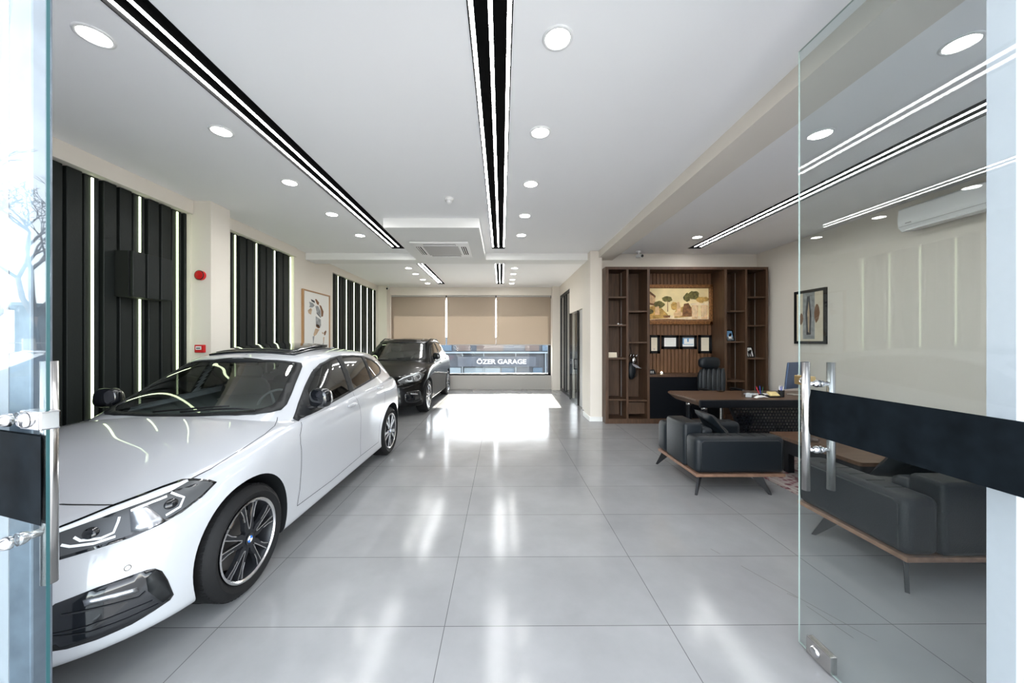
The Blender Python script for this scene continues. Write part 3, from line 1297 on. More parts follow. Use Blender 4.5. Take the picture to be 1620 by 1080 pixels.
KY = [-.84, -.5, -.24, 0, .45, 1.3, 2.2, 2.67, 3.1, 3.49]
LOWER = [
    dict(xf=-.79, xr=3.36, Lf=.62, Lr=.7, z=[.165, .16, .155, .15, .15, .15, .15, .16, .20, .24], w=[.74, .76, .77, .78, .79, .80, .80, .79, .76, .72]),
    dict(xf=-.85, xr=3.43, Lf=.62, Lr=.7, z=[.19, .185, .18, .18, .185, .19, .19, .20, .24, .27], w=[.80, .83, .845, .855, .865, .872, .872, .865, .84, .80]),
    dict(xf=-.865, xr=3.46, Lf=.64, Lr=.7, z=[.26, .255, .25, .25, .25, .25, .25, .26, .30, .33], w=[.83, .855, .868, .877, .877, .878, .880, .878, .86, .82]),
    dict(xf=-.86, xr=3.48, Lf=.70, Lr=.7, z=[.42, .42, .42, .42, .42, .42, .42, .43, .46, .48], w=[.84, .865, .88, .890, .880, .872, .882, .892, .875, .83]),
    dict(xf=-.84, xr=3.49, Lf=.80, Lr=.7, z=[.56, .57, .58, .60, .60, .60, .62, .63, .65, .66], w=[.83, .865, .885, .898, .890, .880, .892, .900, .875, .82]),
    dict(xf=-.80, xr=3.48, Lf=.95, Lr=.7, z=[.645, .67, .69, .73, .76, .78, .80, .82, .83, .83], w=[.81, .855, .875, .890, .892, .888, .893, .897, .865, .80]),
    dict(xf=-.76, xr=3.46, Lf=.94, Lr=.7, z=[.69, .725, .755, .80, .855, .885, .92, .94, .95, .94], w=[.78, .825, .845, .860, .868, .868, .868, .865, .835, .77]),
    dict(xf=-.73, xr=3.44, Lf=.93, Lr=.7, z=[.705, .745, .785, .835, .895, .925, .965, .985, .995, .98], w=[.75, .79, .81, .822, .838, .845, .842, .835, .80, .74]),
]


def hood_crown(y, s):
    c = herm([-.73, -.6, -.3, 0, .4, .7, 3.0, 3.44], [.0, .03, .068, .085, .082, .03, .03, .0], y)
    return 0, c * (1 - s ** 2.4)


GKY = [.30, .6, 1.03, 1.35, 1.75, 2.2, 2.7, 3.0, 3.3, 3.44]
RZ = [1.285, 1.305, 1.340, 1.382, 1.402, 1.392, 1.350, 1.305, 1.255, 1.235]    # roof edge height
BZ = [.87] * 10
GF = [0, .16, .38, .60, .80, .93, 1.0]
GW = [.842, .832, .793, .742, .688, .640, .585]
GREEN = []
for f_, w_ in zip(GF, GW):
    GREEN.append(dict(xf=.22 + .83 * f_ ** 1.04, xr=3.43 - .20 * f_ ** 1.5, Lf=.62 - .12 * f_, Lr=.40, nf=2.0, mf=4.0 - .6 * f_,
                      z=[a + (c - a) * f_ for a, c in zip(BZ, RZ)],
                      w=[w_, w_, w_, w_, w_, w_ - .004, w_ - .03 - .02 * f_, w_ - .06 - .035 * f_, w_ - .11 - .04 * f_, w_ - .13 - .05 * f_]))


def roof_crown(y, s):
    c = herm([1.0, 1.3, 1.75, 2.4, 3.0, 3.3], [.022, .05, .058, .055, .045, .02], y)
    return 0, c * (1 - s ** 2.2)


def inset(poly, d):
    n = len(poly)
    area = sum(poly[i][0] * poly[(i + 1) % n][1] - poly[(i + 1) % n][0] * poly[i][1] for i in range(n))
    s = 1 if area > 0 else -1
    out = []
    for i in range(n):
        a, p, c = Vector(poly[i - 1]), Vector(poly[i]), Vector(poly[(i + 1) % n])
        e1, e2 = (p - a).normalized(), (c - p).normalized()
        n1, n2 = Vector((-e1.y, e1.x)) * s, Vector((-e2.y, e2.x)) * s
        m = (n1 + n2)
        if m.length < 1e-4:
            m = n1
        m.normalize()
        k = d / max(0.5, m.dot(n1))
        out.append(tuple(p + m * k))
    return out


def superell(b, c, rx, ry, rz, e=2.6, seg=20, mi=0, mat=None, taper=0.0):
    rr = bmesh.ops.create_uvsphere(b.bm, u_segments=seg, v_segments=seg // 2 + 2, radius=1)
    for v in rr['verts']:
        p = v.co.normalized()
        k = (abs(p.x) ** e + abs(p.y) ** e + abs(p.z) ** e) ** (-1 / e)
        p = p * k
        v.co = Vector((p.x * rx * (1 - taper * p.z), p.y * ry, p.z * rz))
        if mat:
            v.co = mat @ v.co
        v.co += Vector(c)
    for f in set(f for v in rr['verts'] for f in v.link_faces):
        f.smooth = True
        f.material_index = mi


WIND = [(0, .402), (.25, .414), (.45, .440), (.56, .478), (.64, .540), (.683, .60), (.685, .67), (.655, .78), (.621, .885), (.585, 1.01), (.556, 1.105), (.53, 1.135),
        (.45, 1.110), (.225, 1.065), (0, 1.055)]
DLO = [(.575, .902), (.735, 1.011), (.922, 1.128), (1.1, 1.234), (1.25, 1.302), (1.436, 1.348), (1.66, 1.366), (1.95, 1.362), (2.252, 1.338), (2.511, 1.286), (2.66, 1.225),
       (2.715, 1.165), (2.665, 1.115), (2.55, 1.085), (2.281, 1.058), (1.793, 1.015), (1.429, .982), (1.124, .952), (.75, .914)]
WIN1 = [(.80, .945), (.90, 1.085), (1.1, 1.208), (1.25, 1.280), (1.436, 1.325), (1.555, 1.338), (1.487, 1.005), (1.124, .972)]
WIN2 = [(1.665, 1.342), (1.95, 1.338), (2.17, 1.322), (2.12, 1.065), (1.793, 1.033), (1.605, 1.015)]
WIN3 = [(2.25, 1.312), (2.49, 1.262), (2.63, 1.208), (2.67, 1.165), (2.63, 1.128), (2.54, 1.103), (2.20, 1.072)]
HEAD = [(-.145, .665), (-.01, .716), (.133, .748), (.299, .775), (.37, .784), (.419, .779), (.482, .758), (.516, .735), (.457, .69), (.379, .651), (.308, .631), (.209, .615),
        (.088, .607), (.004, .602), (-.10, .604), (-.15, .628)]
BAND = [(-.135, .660), (-.01, .708), (.133, .740), (.299, .767), (.37, .776), (.40, .772), (.331, .751), (.146, .724), (-.005, .695), (-.13, .650)]
INTAKE = [(-.04, .414), (.004, .448), (.115, .463), (.217, .464), (.263, .462), (.29, .455), (.313, .43), (.333, .377), (.353, .295), (.341, .278), (.291, .266), (.219, .252),
          (.118, .249), (.038, .256), (-.002, .267), (-.025, .28), (-.043, .32)]
KIDNEY = [(.03, .665), (.06, .690), (.30, .698), (.355, .665), (.345, .60), (.28, .50), (.08, .475), (.035, .51)]


def make_car(root, paint, zs=1.0, z0=0.0, axle=2.60, wr=.316, rim=.229, suv=False, glass='car_glass'):
    def zm(z):
        return z * zs + z0

    def mz(poly):
        return [(a, zm(c)) for a, c in poly]

    def mm(poly):
        return [(-a, c) for a, c in poly][::-1]
    low = []
    for L in LOWER:
        L = dict(L)
        L['z'] = [zm(z) for z in L['z']]
        low.append(L)
    grn = []
    for L in GREEN:
        L = dict(L)
        L['z'] = [zm(z) for z in L['z']]
        if suv:
            L['w'] = [w_ + .012 for w_ in L['w']]
        grn.append(L)
    bml = shell(low, 110, 5, hood_crown, 14, True, KY)
    bmg = shell(grn, 110, 6, roof_crown, 14, False, GKY)
    sk = Skin([bml, bmg])
    skb = Skin([bml])
    skg = Skin([bmg])
    # cabin shell with window openings
    def grab(pred):
        nb = MB()
        vm = {}
        for f in bmg.faces:
            if pred(f):
                vs = []
                for v in f.verts:
                    if v.index not in vm:
                        vm[v.index] = nb.bm.verts.new(v.co)
                    vs.append(vm[v.index])
                nf = nb.bm.faces.new(vs)
                nf.smooth = True
        return nb
    bmg.verts.index_update()
    bmg.normal_update()
    wbig = WIND + [(-a, c) for a, c in WIND[::-1][1:-1]]
    glass_front = grab(lambda f: f.normal.z > .1 and f.calc_center_median().y < 1.3 and any(inpoly((v.co.x, v.co.y), inset(wbig, .004)) for v in f.verts))
    panes = {}
    for sd in (1, -1):
        for k_, wp in enumerate((WIN1, WIN2, WIN3)):
            panes[sd, k_] = grab(lambda f: f.normal.x * sd > .4 and any(inpoly((v.co.y, (v.co.z - z0) / zs), inset(wp, -.008)) for v in f.verts))
    wpoly = WIND + [(-a, c) for a, c in WIND[::-1][1:-1]]
    dele = []
    for f in bmg.faces:
        ok = False
        if f.normal.z > 0.1 and f.calc_center_median().y < 1.3:
            ok = all(inpoly((v.co.x, v.co.y), inset(wpoly, .006)) for v in f.verts)
        if not ok and abs(f.normal.x) > 0.5:
            for wp in (WIN1, WIN2, WIN3):
                if any(inpoly((v.co.y, (v.co.z - z0) / zs), wp) for v in f.verts) or inpoly((f.calc_center_median().y, (f.calc_center_median().z - z0) / zs), wp):
                    ok = True
        if ok:
            dele.append(f)
    bmesh.ops.delete(bmg, geom=dele, context='FACES')
    b = MB(); b.bm.free(); b.bm = bmg
    b.build('cabin_shell', paint, root, smooth=40)
    # body with wheel housings cut out
    b = MB(); b.bm.free(); b.bm = bml
    body = b.build('body', [paint, 'dark_trim', 'dash'], root)
    for p in body.data.polygons:
        p.use_smooth = True
    cut = MB()
    ar = wr + .047
    for y in (0, axle):
        for s in (-1, 1):
            cut.cyl((s * .56, y, wr + .012), (s * 1.3, y, wr + .012), ar, 64)
            cut.box(*sorted((s * .56, s * 1.3)), y - ar + .012, y + ar - .012, -.2, wr * .55)
    co = cut.build('cutter', 'dark_trim', root)
    md = body.modifiers.new('b', 'BOOLEAN')
    md.operation = 'DIFFERENCE'
    md.object = co
    md.solver = 'EXACT'
    md.use_self = True
    bpy.context.view_layer.update()
    dg = bpy.context.evaluated_depsgraph_get()
    me = bpy.data.meshes.new_from_object(body.evaluated_get(dg))
    body.modifiers.clear()
    body.data = me
    bpy.data.objects.remove(co, do_unlink=True)
    for p in me.polygons:
        c = p.center
        p.use_smooth = True
        for y in (0, axle):
            dd = math.hypot(c.y - y, c.z - wr - .012)
            if dd < ar + .0015 and abs(c.x) > .50 and (dd < ar - .01 or abs(p.normal.x) < .6 or abs(c.x) < .6):
                if not (abs(p.normal.x) > .6 and abs(c.x) > .7):
                    p.material_index = 1
        if c.z < zm(.20) and p.normal.z < -.7:
            p.material_index = 1
        if c.z > zm(.86) and p.normal.z > .7 and c.y > .46 + .35 * c.x ** 2 and c.y < 3.28 and abs(c.x) < .80:
            p.material_index = 2
    me.set_sharp_from_angle(angle=R(35))
    # glass
    ws = glass_front.build('windshield', glass, root)
    b = MB()
    skg.patch(b, 'top', wpoly, off=.0030, res=.04, hole=[(x_ * .93, y_) for x_, y_ in inset(wpoly, .028)], skirt=.004)
    b.build('windshield_border', 'dark_trim', ws)
    b = MB()
    for s in (-1, 1):
        for x0, y0, x1, y1 in ((s * .10 - .05, .43, s * .10 + .45, .50),):
            b.tube([tuple(skg.point('top', x0 + (x1 - x0) * t, y0 + (y1 - y0) * t + .01, off=.014)) for t in (0, .25, .5, .75, 1)], .007, 6)
    b.build('wipers', 'black_plastic', ws)
    for s, sd in ((1, ''), (-1, '')):
        b = MB()
        holes = None
        # trim around all side glass in three frames
        D = mz(DLO)
        b2 = MB()
        skg_ = sk
        big = inset(D, .010)
        skg_.patch(b2, 'side', D, off=.004, res=.03, sgn=s, skirt=.004, holes=[mz(w_) for w_ in (WIN1, WIN2, WIN3)])
        b2.build('window_trim', 'dark_trim', root)
        for k_, nm in enumerate(('front_side_window', 'rear_side_window', 'quarter_window')):
            panes[s, k_].build(nm, 'car_glass_dark', root)
    # lights
    for s in (1, -1):
        b = MB()
        sk.patch(b, 'quarter', mz(HEAD), off=.003, res=.03, sgn=s, skirt=.004)
        hl = b.build('headlight', 'black_gloss', root)
        b = MB()
        sk.patch(b, 'quarter', mz(inset(HEAD, .010)), off=.0045, res=.03, sgn=s, skirt=0)
        b.build('reflector', 'lamp_dark', hl)
        b = MB()
        sk.patch(b, 'quarter', mz(BAND), off=.0065, res=.025, sgn=s, skirt=.003)
        b.build('upper_band', 'lamp_white', hl)
        b = MB()
        for ln in ([(.037, .667), (.057, .650), (.116, .641), (.153, .650), (.164, .688), (.166, .703)], [(.004, .650), (.029, .638), (.098, .629), (.16, .634)],
                   [(.334, .745), (.382, .712), (.368, .676), (.319, .659)], [(.20, .715), (.27, .728), (.32, .735)]):
            sk.strip(b, 'quarter', mz(ln), .009, off=.008, sgn=s)
        b.build('light_guides', 'lamp_white', hl)
        b = MB()
        sk.patch(b, 'quarter', mz([(.195, .725), (.247, .729), (.32, .638), (.256, .624), (.208, .635)]), off=.0075, res=.03, sgn=s, skirt=.003)
        b.build('lens_reflector', 'lamp_chrome', hl)
        for cq, cz, rr in ((.085, .668, .026), (.335, .700, .026)):
            b = MB()
            pts = [(cq + rr * math.cos(a * PI / 10), cz + rr * .8 * math.sin(a * PI / 10)) for a in range(20)]
            sk.patch(b, 'quarter', mz(pts), off=.010, res=.02, sgn=s, skirt=.006)
            b.build('projector_lens', 'black_gloss', hl)
        # lower intake
        b = MB()
        sk.patch(b, 'quarter', mz(INTAKE), off=.002, res=.03, sgn=s, skirt=.004)
        it = b.build('air_intake', 'black_gloss', root)
        b = MB()
        sk.patch(b, 'quarter', mz([(.079, .429), (.234, .405), (.241, .383), (.084, .406)]), off=.008, res=.02, sgn=s, skirt=.006)
        b.build('fog_lamp', 'lamp_chrome', it)
        b = MB()
        sk.strip(b, 'quarter', mz([(-.002, .336), (.085, .322), (.219, .321), (.284, .317)]), .004, off=.006, sgn=s)
        sk.strip(b, 'quarter', mz([(.001, .325), (.101, .294), (.20, .289), (.303, .29)]), .004, off=.006, sgn=s)
        sk.strip(b, 'quarter', mz([(.02, .399), (.079, .388), (.241, .359), (.261, .372)]), .006, off=.007, sgn=s)
        b.build('intake_blades', 'rim_dark', it)
        b = MB()
        sk.patch(b, 'quarter', mz([(.262, .425), (.29, .449), (.309, .427), (.328, .375), (.346, .300), (.315, .285), (.27, .365)]), off=.0065, res=.03, sgn=s, skirt=.004)
        b.build('corner_panel', 'dark_trim', it)
        b = MB()
        sk.patch(b, 'front', [(a * s, c) for a, c in mz(KIDNEY)][::s], off=.006, res=.04, skirt=.008)
        kg = b.build('kidney_grille', 'black_gloss', root)
        b = MB()
        for k in range(7):
            xx = s * (.07 + k * .04)
            sk.strip(b, 'front', [(xx, zm(.655)), (xx, zm(.52))], .008, off=.014)
        b.build('grille_bars', 'rim_dark', kg)
        # parking sensors
        for q, z in ((.204, .500), (.565, .458)):
            b = MB()
            pts = [(q + .012 * math.cos(a * PI / 8), z + .012 * math.sin(a * PI / 8)) for a in range(16)]
            h2 = [(q + .0095 * math.cos(a * PI / 8), z + .0095 * math.sin(a * PI / 8)) for a in range(16)]
            sk.patch(b, 'quarter', mz(pts), off=.0012, res=.02, sgn=s, hole=mz(h2), skirt=0)
            b.build('parking_sensor', 'dark_trim', root)
        # rear lamp
        b = MB()
        sk.patch(b, 'side', mz([(3.0, .90), (3.12, .94), (3.30, .93), (3.42, .90), (3.42, .80), (3.25, .80), (3.05, .86)]), off=.004, res=.04, sgn=s, skirt=.004)
        b.build('rear_lamp', 'lamp_red', root)
        # panel gaps
        b = MB()
        g = .0045
        sk.strip(b, 'side', mz([(.585, .893), (.51, .811), (.50, .75), (.511, .702), (.521, .56), (.515, .40), (.482, .291)]), g, off=.0012, sgn=s)
        sk.strip(b, 'side', mz([(1.56, .985), (1.58, .85), (1.614, .707), (1.63, .5), (1.63, .291)]), g, off=.0012, sgn=s)
        sk.strip(b, 'side', mz([(.482, .291), (1.0, .275), (1.63, .291), (2.15, .29)]), g, off=.0012, sgn=s)
        sk.strip(b, 'side', mz([(2.40, 1.05), (2.36, .85), (2.30, .70), (2.18, .50), (2.15, .29)]), g, off=.0012, sgn=s)
        sk.strip(b, 'top', [(s * a, c) for a, c in [(.742, -.262), (.775, -.16), (.790, -.05), (.797, .062), (.792, .26), (.765, .40), (.70, .53)]], g, off=.0012)
        b.build('panel_gaps', 'dark_trim', root)
        # door handles
        for yy, zz in ((1.42, .877), (2.25, .945)):
            zz = zm(zz)
            p = sk.point('side', yy, zz, 0, s)
            b = MB()
            superell(b, (p.x + s * .012, yy, zz), .016, .105, .017, 2.6, 18)
            dh = b.build('door_handle', paint, root)
            b = MB()
            superell(b, (p.x + s * .001, yy + .01, zz - .012), .006, .07, .022, 2.2, 16)
            b.build('handle_recess', 'dark_trim', dh)
        # mirrors
        mp = bpy.data.objects.new('side_mirror', None)
        COL.objects.link(mp)
        mp.parent = root
        mp.location = (s * .89, .79, zm(1.05))
        mt = Matrix.Rotation(s * R(-14), 4, 'Z')
        b = MB()
        superell(b, (0, 0, 0), .088, .052, .080, 3.3, 32, mat=mt, taper=.10)
        b.build('mirror_cap', 'black_gloss', mp)
        b = MB()
        superell(b, mt @ Vector((0, .048, 0)), .078, .018, .060, 3.2, 20, mat=mt, taper=.10)
        b.build('mirror_glass', 'chrome', mp)
        b = MB()
        b.tube([(-s * .02, 0.0, -.068), (-s * .09, -.005, -.082), (-s * .165, -.01, -.088)], .02, 10, radii=[.020, .022, .030])
        b.build('mirror_arm', 'black_plastic', mp)
        # front wings trim at the mirror foot is part of the window trim
    b = MB()
    sk.strip(b, 'front', mz([(-.60, .747), (-.494, .758), (-.387, .767), (0, .775), (.387, .767), (.494, .758), (.60, .747)]), .0022, off=.0012)
    b.build('bonnet_gap', 'dark_trim', root)
    b = MB()
    sk.patch(b, 'front', [(-.26, zm(.36)), (.26, zm(.36)), (.26, zm(.47)), (-.26, zm(.47))], off=.012, res=.06, skirt=.01)
    b.build('number_plate', 'lamp_white', root)
    # roundel on the bonnet tip
    b = MB()
    cp = sk.point('top', 0, -.66)
    mt = Matrix.Translation(cp + Vector((0, 0, .002))) @ Matrix.Rotation(R(28), 4, 'X')
    b.lathe([(0, .006), (.030, .006), (.041, .004), (.041, -.004)], (0, 0, 0), 'z', 32)
    for v in b.bm.verts:
        v.co = mt @ v.co
    rb = b.build('bonnet_badge', 'black_gloss', root)
    b = MB()
    for k in range(4):
        pts = [(0, 0)] + [(0.026 * math.cos(k * PI / 2 + i * PI / 12), 0.026 * math.sin(k * PI / 2 + i * PI / 12)) for i in range(7)]
        b.prism(pts, .0065, .0075, 'z', mi=k % 2, mat=mt)
    b.build('roundel', ['blue_enamel', 'white_enamel'], rb)
    # roof: glass panel
    b = MB()
    rp = [(.0, 1.20), (.30, 1.205), (.41, 1.225), (.425, 1.30), (.42, 1.90), (.0, 1.92)]
    rp = rp + [(-a, c) for a, c in rp[::-1][1:-1]]
    sk.patch(b, 'top', rp, off=.014 if not suv else .004, res=.07, skirt=.014)
    b.build('sunroof', 'black_gloss', root)
    if not suv:
        b = MB()
        rp = [(.0, 1.27), (.39, 1.285), (.40, 1.86), (.0, 1.88)]
        rp = rp + [(-a, c) for a, c in rp[::-1][1:-1]]
        vsb = len(b.bm.verts)
        sk.patch(b, 'top', rp, off=.016, res=.07, skirt=.012)
        for v in b.bm.verts:
            v.co.z += .030 * max(0, min(1, (v.co.y - 1.25) / .6))
        b.build('sunroof_lid', 'black_gloss', root)
    # aerial fin
    b = MB()
    p = sk.point('top', 0, 2.75)
    b.prism([(-.10, 0), (.02, .055), (.06, .05), (.07, 0)], -.012, .012, 'x', mat=Matrix.Translation(p - Vector((0, 0, .008))))
    b.build('aerial_fin', paint, root)
    # interior
    b = MB()
    b.lathe([(.165, -.012), (.180, 0), (.165, .012), (.152, 0), (.165, -.012)], (0, 0, 0), 'z', 36)
    for a in (0, 120, 240):
        b.cyl((0, 0, 0), (.16 * math.cos(R(a)), .16 * math.sin(R(a)), 0), .012, 8)
    mt = Matrix.Translation((.36, 1.02, zm(.93))) @ Matrix.Rotation(R(62), 4, 'X')
    for v in b.bm.verts:
        v.co = mt @ v.co
    b.build('steering_wheel', 'dash', root)
    for sx in (.36, -.36):
        b = MB()
        superell(b, (sx, 1.62, zm(.95)), .25, .08, .20, 3, 20, mat=Matrix.Rotation(R(-14), 4, 'X'))
        superell(b, (sx, 1.70, zm(1.19)), .13, .05, .085, 3, 18)
        b.build('front_seat', 'car_seat', root)
    b = MB()
    superell(b, (0, 2.45, zm(1.0)), .60, .08, .14, 3, 20)
    b.build('rear_seat', 'car_seat', root)
    b = MB()
    p = skg.point('top', 0, 1.16)
    superell(b, p - Vector((0, 0, .075)), .11, .02, .032, 3, 16)
    b.cyl(p - Vector((0, 0, .045)), p - Vector((0, 0, .0)), .01, 8)
    b.build('rear_view_mirror', 'black_plastic', root)
    # sill skirt below the doors
    if suv:
        for s in (1, -1):
            b = MB()
            pts = [(.56 * s, 1.15), (.585 * s, 1.5), (.58 * s, 2.3), (.52 * s, 2.95)]
            b.tube([tuple(sk.point('top', a, c, .035)) for a, c in pts], .014, 8)
            b.build('roof_rail', 'dark_metal', root)
    for y in (0, axle):
        for s in (1, -1):
            make_wheel(root, s * .778, y, wr, s, rim, silver_full=suv, roundel=True, rot=.33 + (.5 if y else 0))
    return root

# END CAR LIB


car = thing('white_hatchback', 'white five-door hatchback car parked beside the slatted wall, nose to the entrance', 'car', (-2.41, 2.15, 0), R(-0.6))
make_car(car, 'white_car_paint')
car = thing('black_suv', 'black sport utility car parked behind the white car, close to the far window', 'car', (-2.46, 7.62, 0), R(-0.5))
make_car(car, 'black_car_paint', zs=1.09, z0=.03, axle=2.56, wr=.345, rim=.245, suv=True)

# ------------------------------------------------------------------ glass entrance doors


def door_leaf(name, loc, rz, L, hy, film0, lock_mat, hz=0.0, em='glass_edge_pale', gm='door_glass'):
    d = struct(bpy.data.objects.new(name, None))
    COL.objects.link(d)
    d.location = loc
    d.rotation_euler = (0, 0, rz)
    H = 2.975
    b = MB()
    b.box(-.004, .004, -L, -.001, .008, H)
    b.build('glass_pane', gm, d)
    b = MB()
    b.box(-.0030, .0030, -.0012, .0008, .008, H)
    b.box(-.0042, .0042, -L, -.001, H, H + .0012)
    b.box(-.0042, .0042, -L, -.001, .005, .008)
    b.build('glass_edge', em, d)
    b = MB()
    b.box(-.0052, -.0042, -L, -film0, 1.066, 1.284)
    b.box(.0042, .0052, -L, -film0, 1.066, 1.284)
    b.build('film_band', 'black_film', d)
    for s in (-1, 1):
        b = MB()
        xx = s * .060
        b.cyl((xx, -hy, .815 + hz), (xx, -hy, 1.418 + hz), .0165, 28)
        hd = b.build('handle_bar', 'brushed_steel', d)
        b = MB()
        for z in (1.317, 1.005):
            b.cyl((s * .006, -hy, z), (xx - s * .012, -hy, z), .0100, 16)
        b.build('standoff', 'chrome', hd)
        b = MB()
        for z in (1.317, 1.005):
            b.lathe([(.0100, s * .026), (.0135, s * .022), (.0165, s * .015), (.0175, s * .008), (.0165, s * .0045)], (0, -hy, z), 'x', 20)
        b.build('glass_collar', 'chrome', hd)
    b = MB()
    b.box(-.018, .018, -.075, .010, 1.302, 1.348, bev=.004)
    lk = b.build('lock', lock_mat, d)
    b = MB()
    b.lathe([(0, .030), (.012, .030), (.018, .024), (.019, .019)], (0, -.045, 1.325), 'x', 20)
    b.lathe([(0, -.030), (.012, -.030), (.018, -.024), (.019, -.019)], (0, -.045, 1.325), 'x', 20)
    b.build('lock_cylinder', 'chrome', lk)
    b = MB()
    b.box(-.016, .016, -.183, -.058, .006, .088, bev=.002)
    pf = b.build('bottom_lock', 'brushed_steel', d)
    b = MB()
    b.lathe([(0, -.026), (.016, -.026), (.022, -.022), (.024, -.015)], (0, -.105, .045), 'x', 24)
    b.build('lock_rosette', 'chrome', pf)
    return d


door_leaf('door_1', (1.5, 1.757, 0), R(0.5), 1.1, .107, .055, 'brass')
door_leaf('door_2', (-1.108, .862, 0), R(-106.9), .98, .150, .018, 'chrome', .045, 'glass_edge', 'door_glass_low_refl')

# ------------------------------------------------------------------ wall pictures, split unit
t = thing('wall_air_conditioner', 'white split air conditioner high on the right wall, seen through the glass door', 'air conditioner', (XO, 3.80, 2.85))
b = MB()
prof = [(0, 0.02), (-.17, 0.0), (-.215, .045), (-.225, .12), (-.215, .255), (-.19, .275), (0, .275)]
b.prism([(x, z) for x, z in prof], -.44, .44, 'y')
b.build('housing', 'white_plastic', t, smooth=40, recalc=True)
b = MB()
b.box(-.205, -.09, -.40, .38, -.004, .012, bev=.003)
b.build('flap', 'white_plastic', t)
b = MB()
b.box(-.222, -.215, -.43, .43, .050, .054)
b.build('panel_line', 'grey_plastic', t)
b = MB()
b.box(-.2265, -.222, .30, .36, .075, .088)
b.build('badge', 'grey_plastic', t)


def flat_poly(b, pts, d, axis, mi):
    if axis == 'x':
        P = [(d, a, c) for a, c in pts]
    else:
        P = [(a, d, c) for a, c in pts]
    return b.flat(P, mi)


def blob(cx, cz, rx, rz, n=14, j=.18, seed=0):
    rnd = random.Random(seed)
    return [(cx + rx * math.cos(2 * PI * i / n) * (1 + rnd.uniform(-j, j)), cz + rz * math.sin(2 * PI * i / n) * (1 + rnd.uniform(-j, j))) for i in range(n)]


# horse picture on the left wall (coordinates: a along the wall, c up)
t = thing('horse_picture', 'large white picture with pieces of a brown and grey horse in an oak frame', 'picture', (XL, 7.235, 1.25))
b = MB()
b.box(0, .045, -.52, -.495, 0, 1.28)
b.box(0, .045, .495, .52, 0, 1.28)
b.box(0, .045, -.495, .495, 0, .025)
b.box(0, .045, -.495, .495, 1.255, 1.28)
b.build('frame', 'oak_frame', t)
b = MB()
b.box(0, .028, -.495, .495, .025, 1.255)
b.build('canvas', 'paper_white', t)
b = MB()
pbr('sketch_brown', (0.22, 0.11, 0.055), 0.8)
pbr('sketch_grey', (0.30, 0.31, 0.31), 0.8, noise=(12, .35))
pbr('sketch_dark', (0.05, 0.05, 0.055), 0.8)
pbr('sketch_tan', (0.50, 0.36, 0.24), 0.8, noise=(12, .25))


def uv2(px, py):       # picture-local from a 720x1080 sketch grid
    return (-.52 + (px - 165) / 380 * 1.04, 1.28 - (py - 150) / 860 * 1.28)


PIECES = [
    ([(325, 250), (345, 245), (385, 285), (375, 325), (350, 310)], 0), ([(385, 315), (415, 325), (450, 400), (442, 470), (415, 480), (412, 400)], 0),
    ([(268, 260), (320, 275), (325, 305), (280, 290)], 2), ([(245, 300), (300, 310), (320, 340), (290, 370), (248, 375), (255, 340)], 1),
    ([(228, 420), (268, 380), (285, 400), (270, 470), (238, 455)], 3), ([(330, 340), (370, 335), (405, 395), (410, 495), (350, 430)], 1),
    ([(345, 425), (412, 480), (405, 497), (350, 445)], 2), ([(335, 480), (410, 520), (412, 600), (395, 640), (338, 600)], 1),
    ([(340, 590), (385, 600), (395, 640), (370, 648), (338, 620)], 0), ([(330, 650), (390, 660), (345, 735), (310, 760), (305, 730)], 3),
    ([(292, 760), (318, 755), (305, 850), (320, 880), (300, 870)], 1), ([(318, 880), (355, 885), (360, 925), (345, 955), (320, 930)], 0),
    ([(455, 700), (485, 665), (495, 685), (478, 735), (460, 742)], 0), ([(425, 690), (450, 705), (450, 725), (430, 715)], 3),
    ([(445, 770), (462, 760), (455, 850), (445, 860)], 3), ([(436, 860), (452, 850), (442, 970), (430, 975)], 1)]
for pts, mi in PIECES:
    flat_poly(b, [uv2(*p) for p in pts], .0288, 'x', mi)
b.build('horse_pieces', ['sketch_brown', 'sketch_grey', 'sketch_dark', 'sketch_tan'], t)

# black framed picture on the office wall
t = thing('black_framed_picture', 'black framed abstract picture with a dark upright shape on the right office wall', 'picture', (XO, 5.69, 1.48))
b = MB()
w_, h_ = .295, .885
b.box(-.03, 0, -w_, -w_ + .045, 0, h_)
b.box(-.03, 0, w_ - .045, w_, 0, h_)
b.box(-.03, 0, -w_ + .045, w_ - .045, 0, .045)
b.box(-.03, 0, -w_ + .045, w_ - .045, h_ - .045, h_)
b.build('frame', 'black_plastic', t)
b = MB()
b.box(-.018, 0, -w_ + .045, w_ - .045, .045, h_ - .045)
b.build('print', 'paper_cream', t)
b = MB()
flat_poly(b, [(-.09, .08), (.13, .08), (.13, .84), (-.09, .84)][::-1], -.0185, 'x', 2)
flat_poly(b, [(-.02, .15), (.06, .15), (.08, .5), (.05, .78), (0, .78), (-.03, .45)][::-1], -.0190, 'x', 1)
flat_poly(b, [(.01, .18), (.03, .2), (.045, .5), (.02, .7), (.0, .5)][::-1], -.0195, 'x', 3)
flat_poly(b, blob(-.13, .50, .045, .15, 10)[::-1], -.0187, 'x', 0)
flat_poly(b, blob(.16, .42, .035, .10, 10)[::-1], -.0187, 'x', 0)
b.build('painted_shape', ['sketch_brown', 'sketch_dark', 'sketch_grey', 'sketch_tan'], t)

# ------------------------------------------------------------------ walnut bookcase
BX, BYF, BYB = 1.919, 6.46, 6.895
t = thing('bookcase', 'tall dark walnut wall bookcase with ribbed centre panel behind the desk', 'bookcase', (3.43, 6.68, 0))
ox, oy = 3.43, 6.68


def bb(b, x0, x1, y0, y1, z0, z1, **k):
    b.box(x0 - ox, x1 - ox, y0 - oy, y1 - oy, z0, z1, **k)


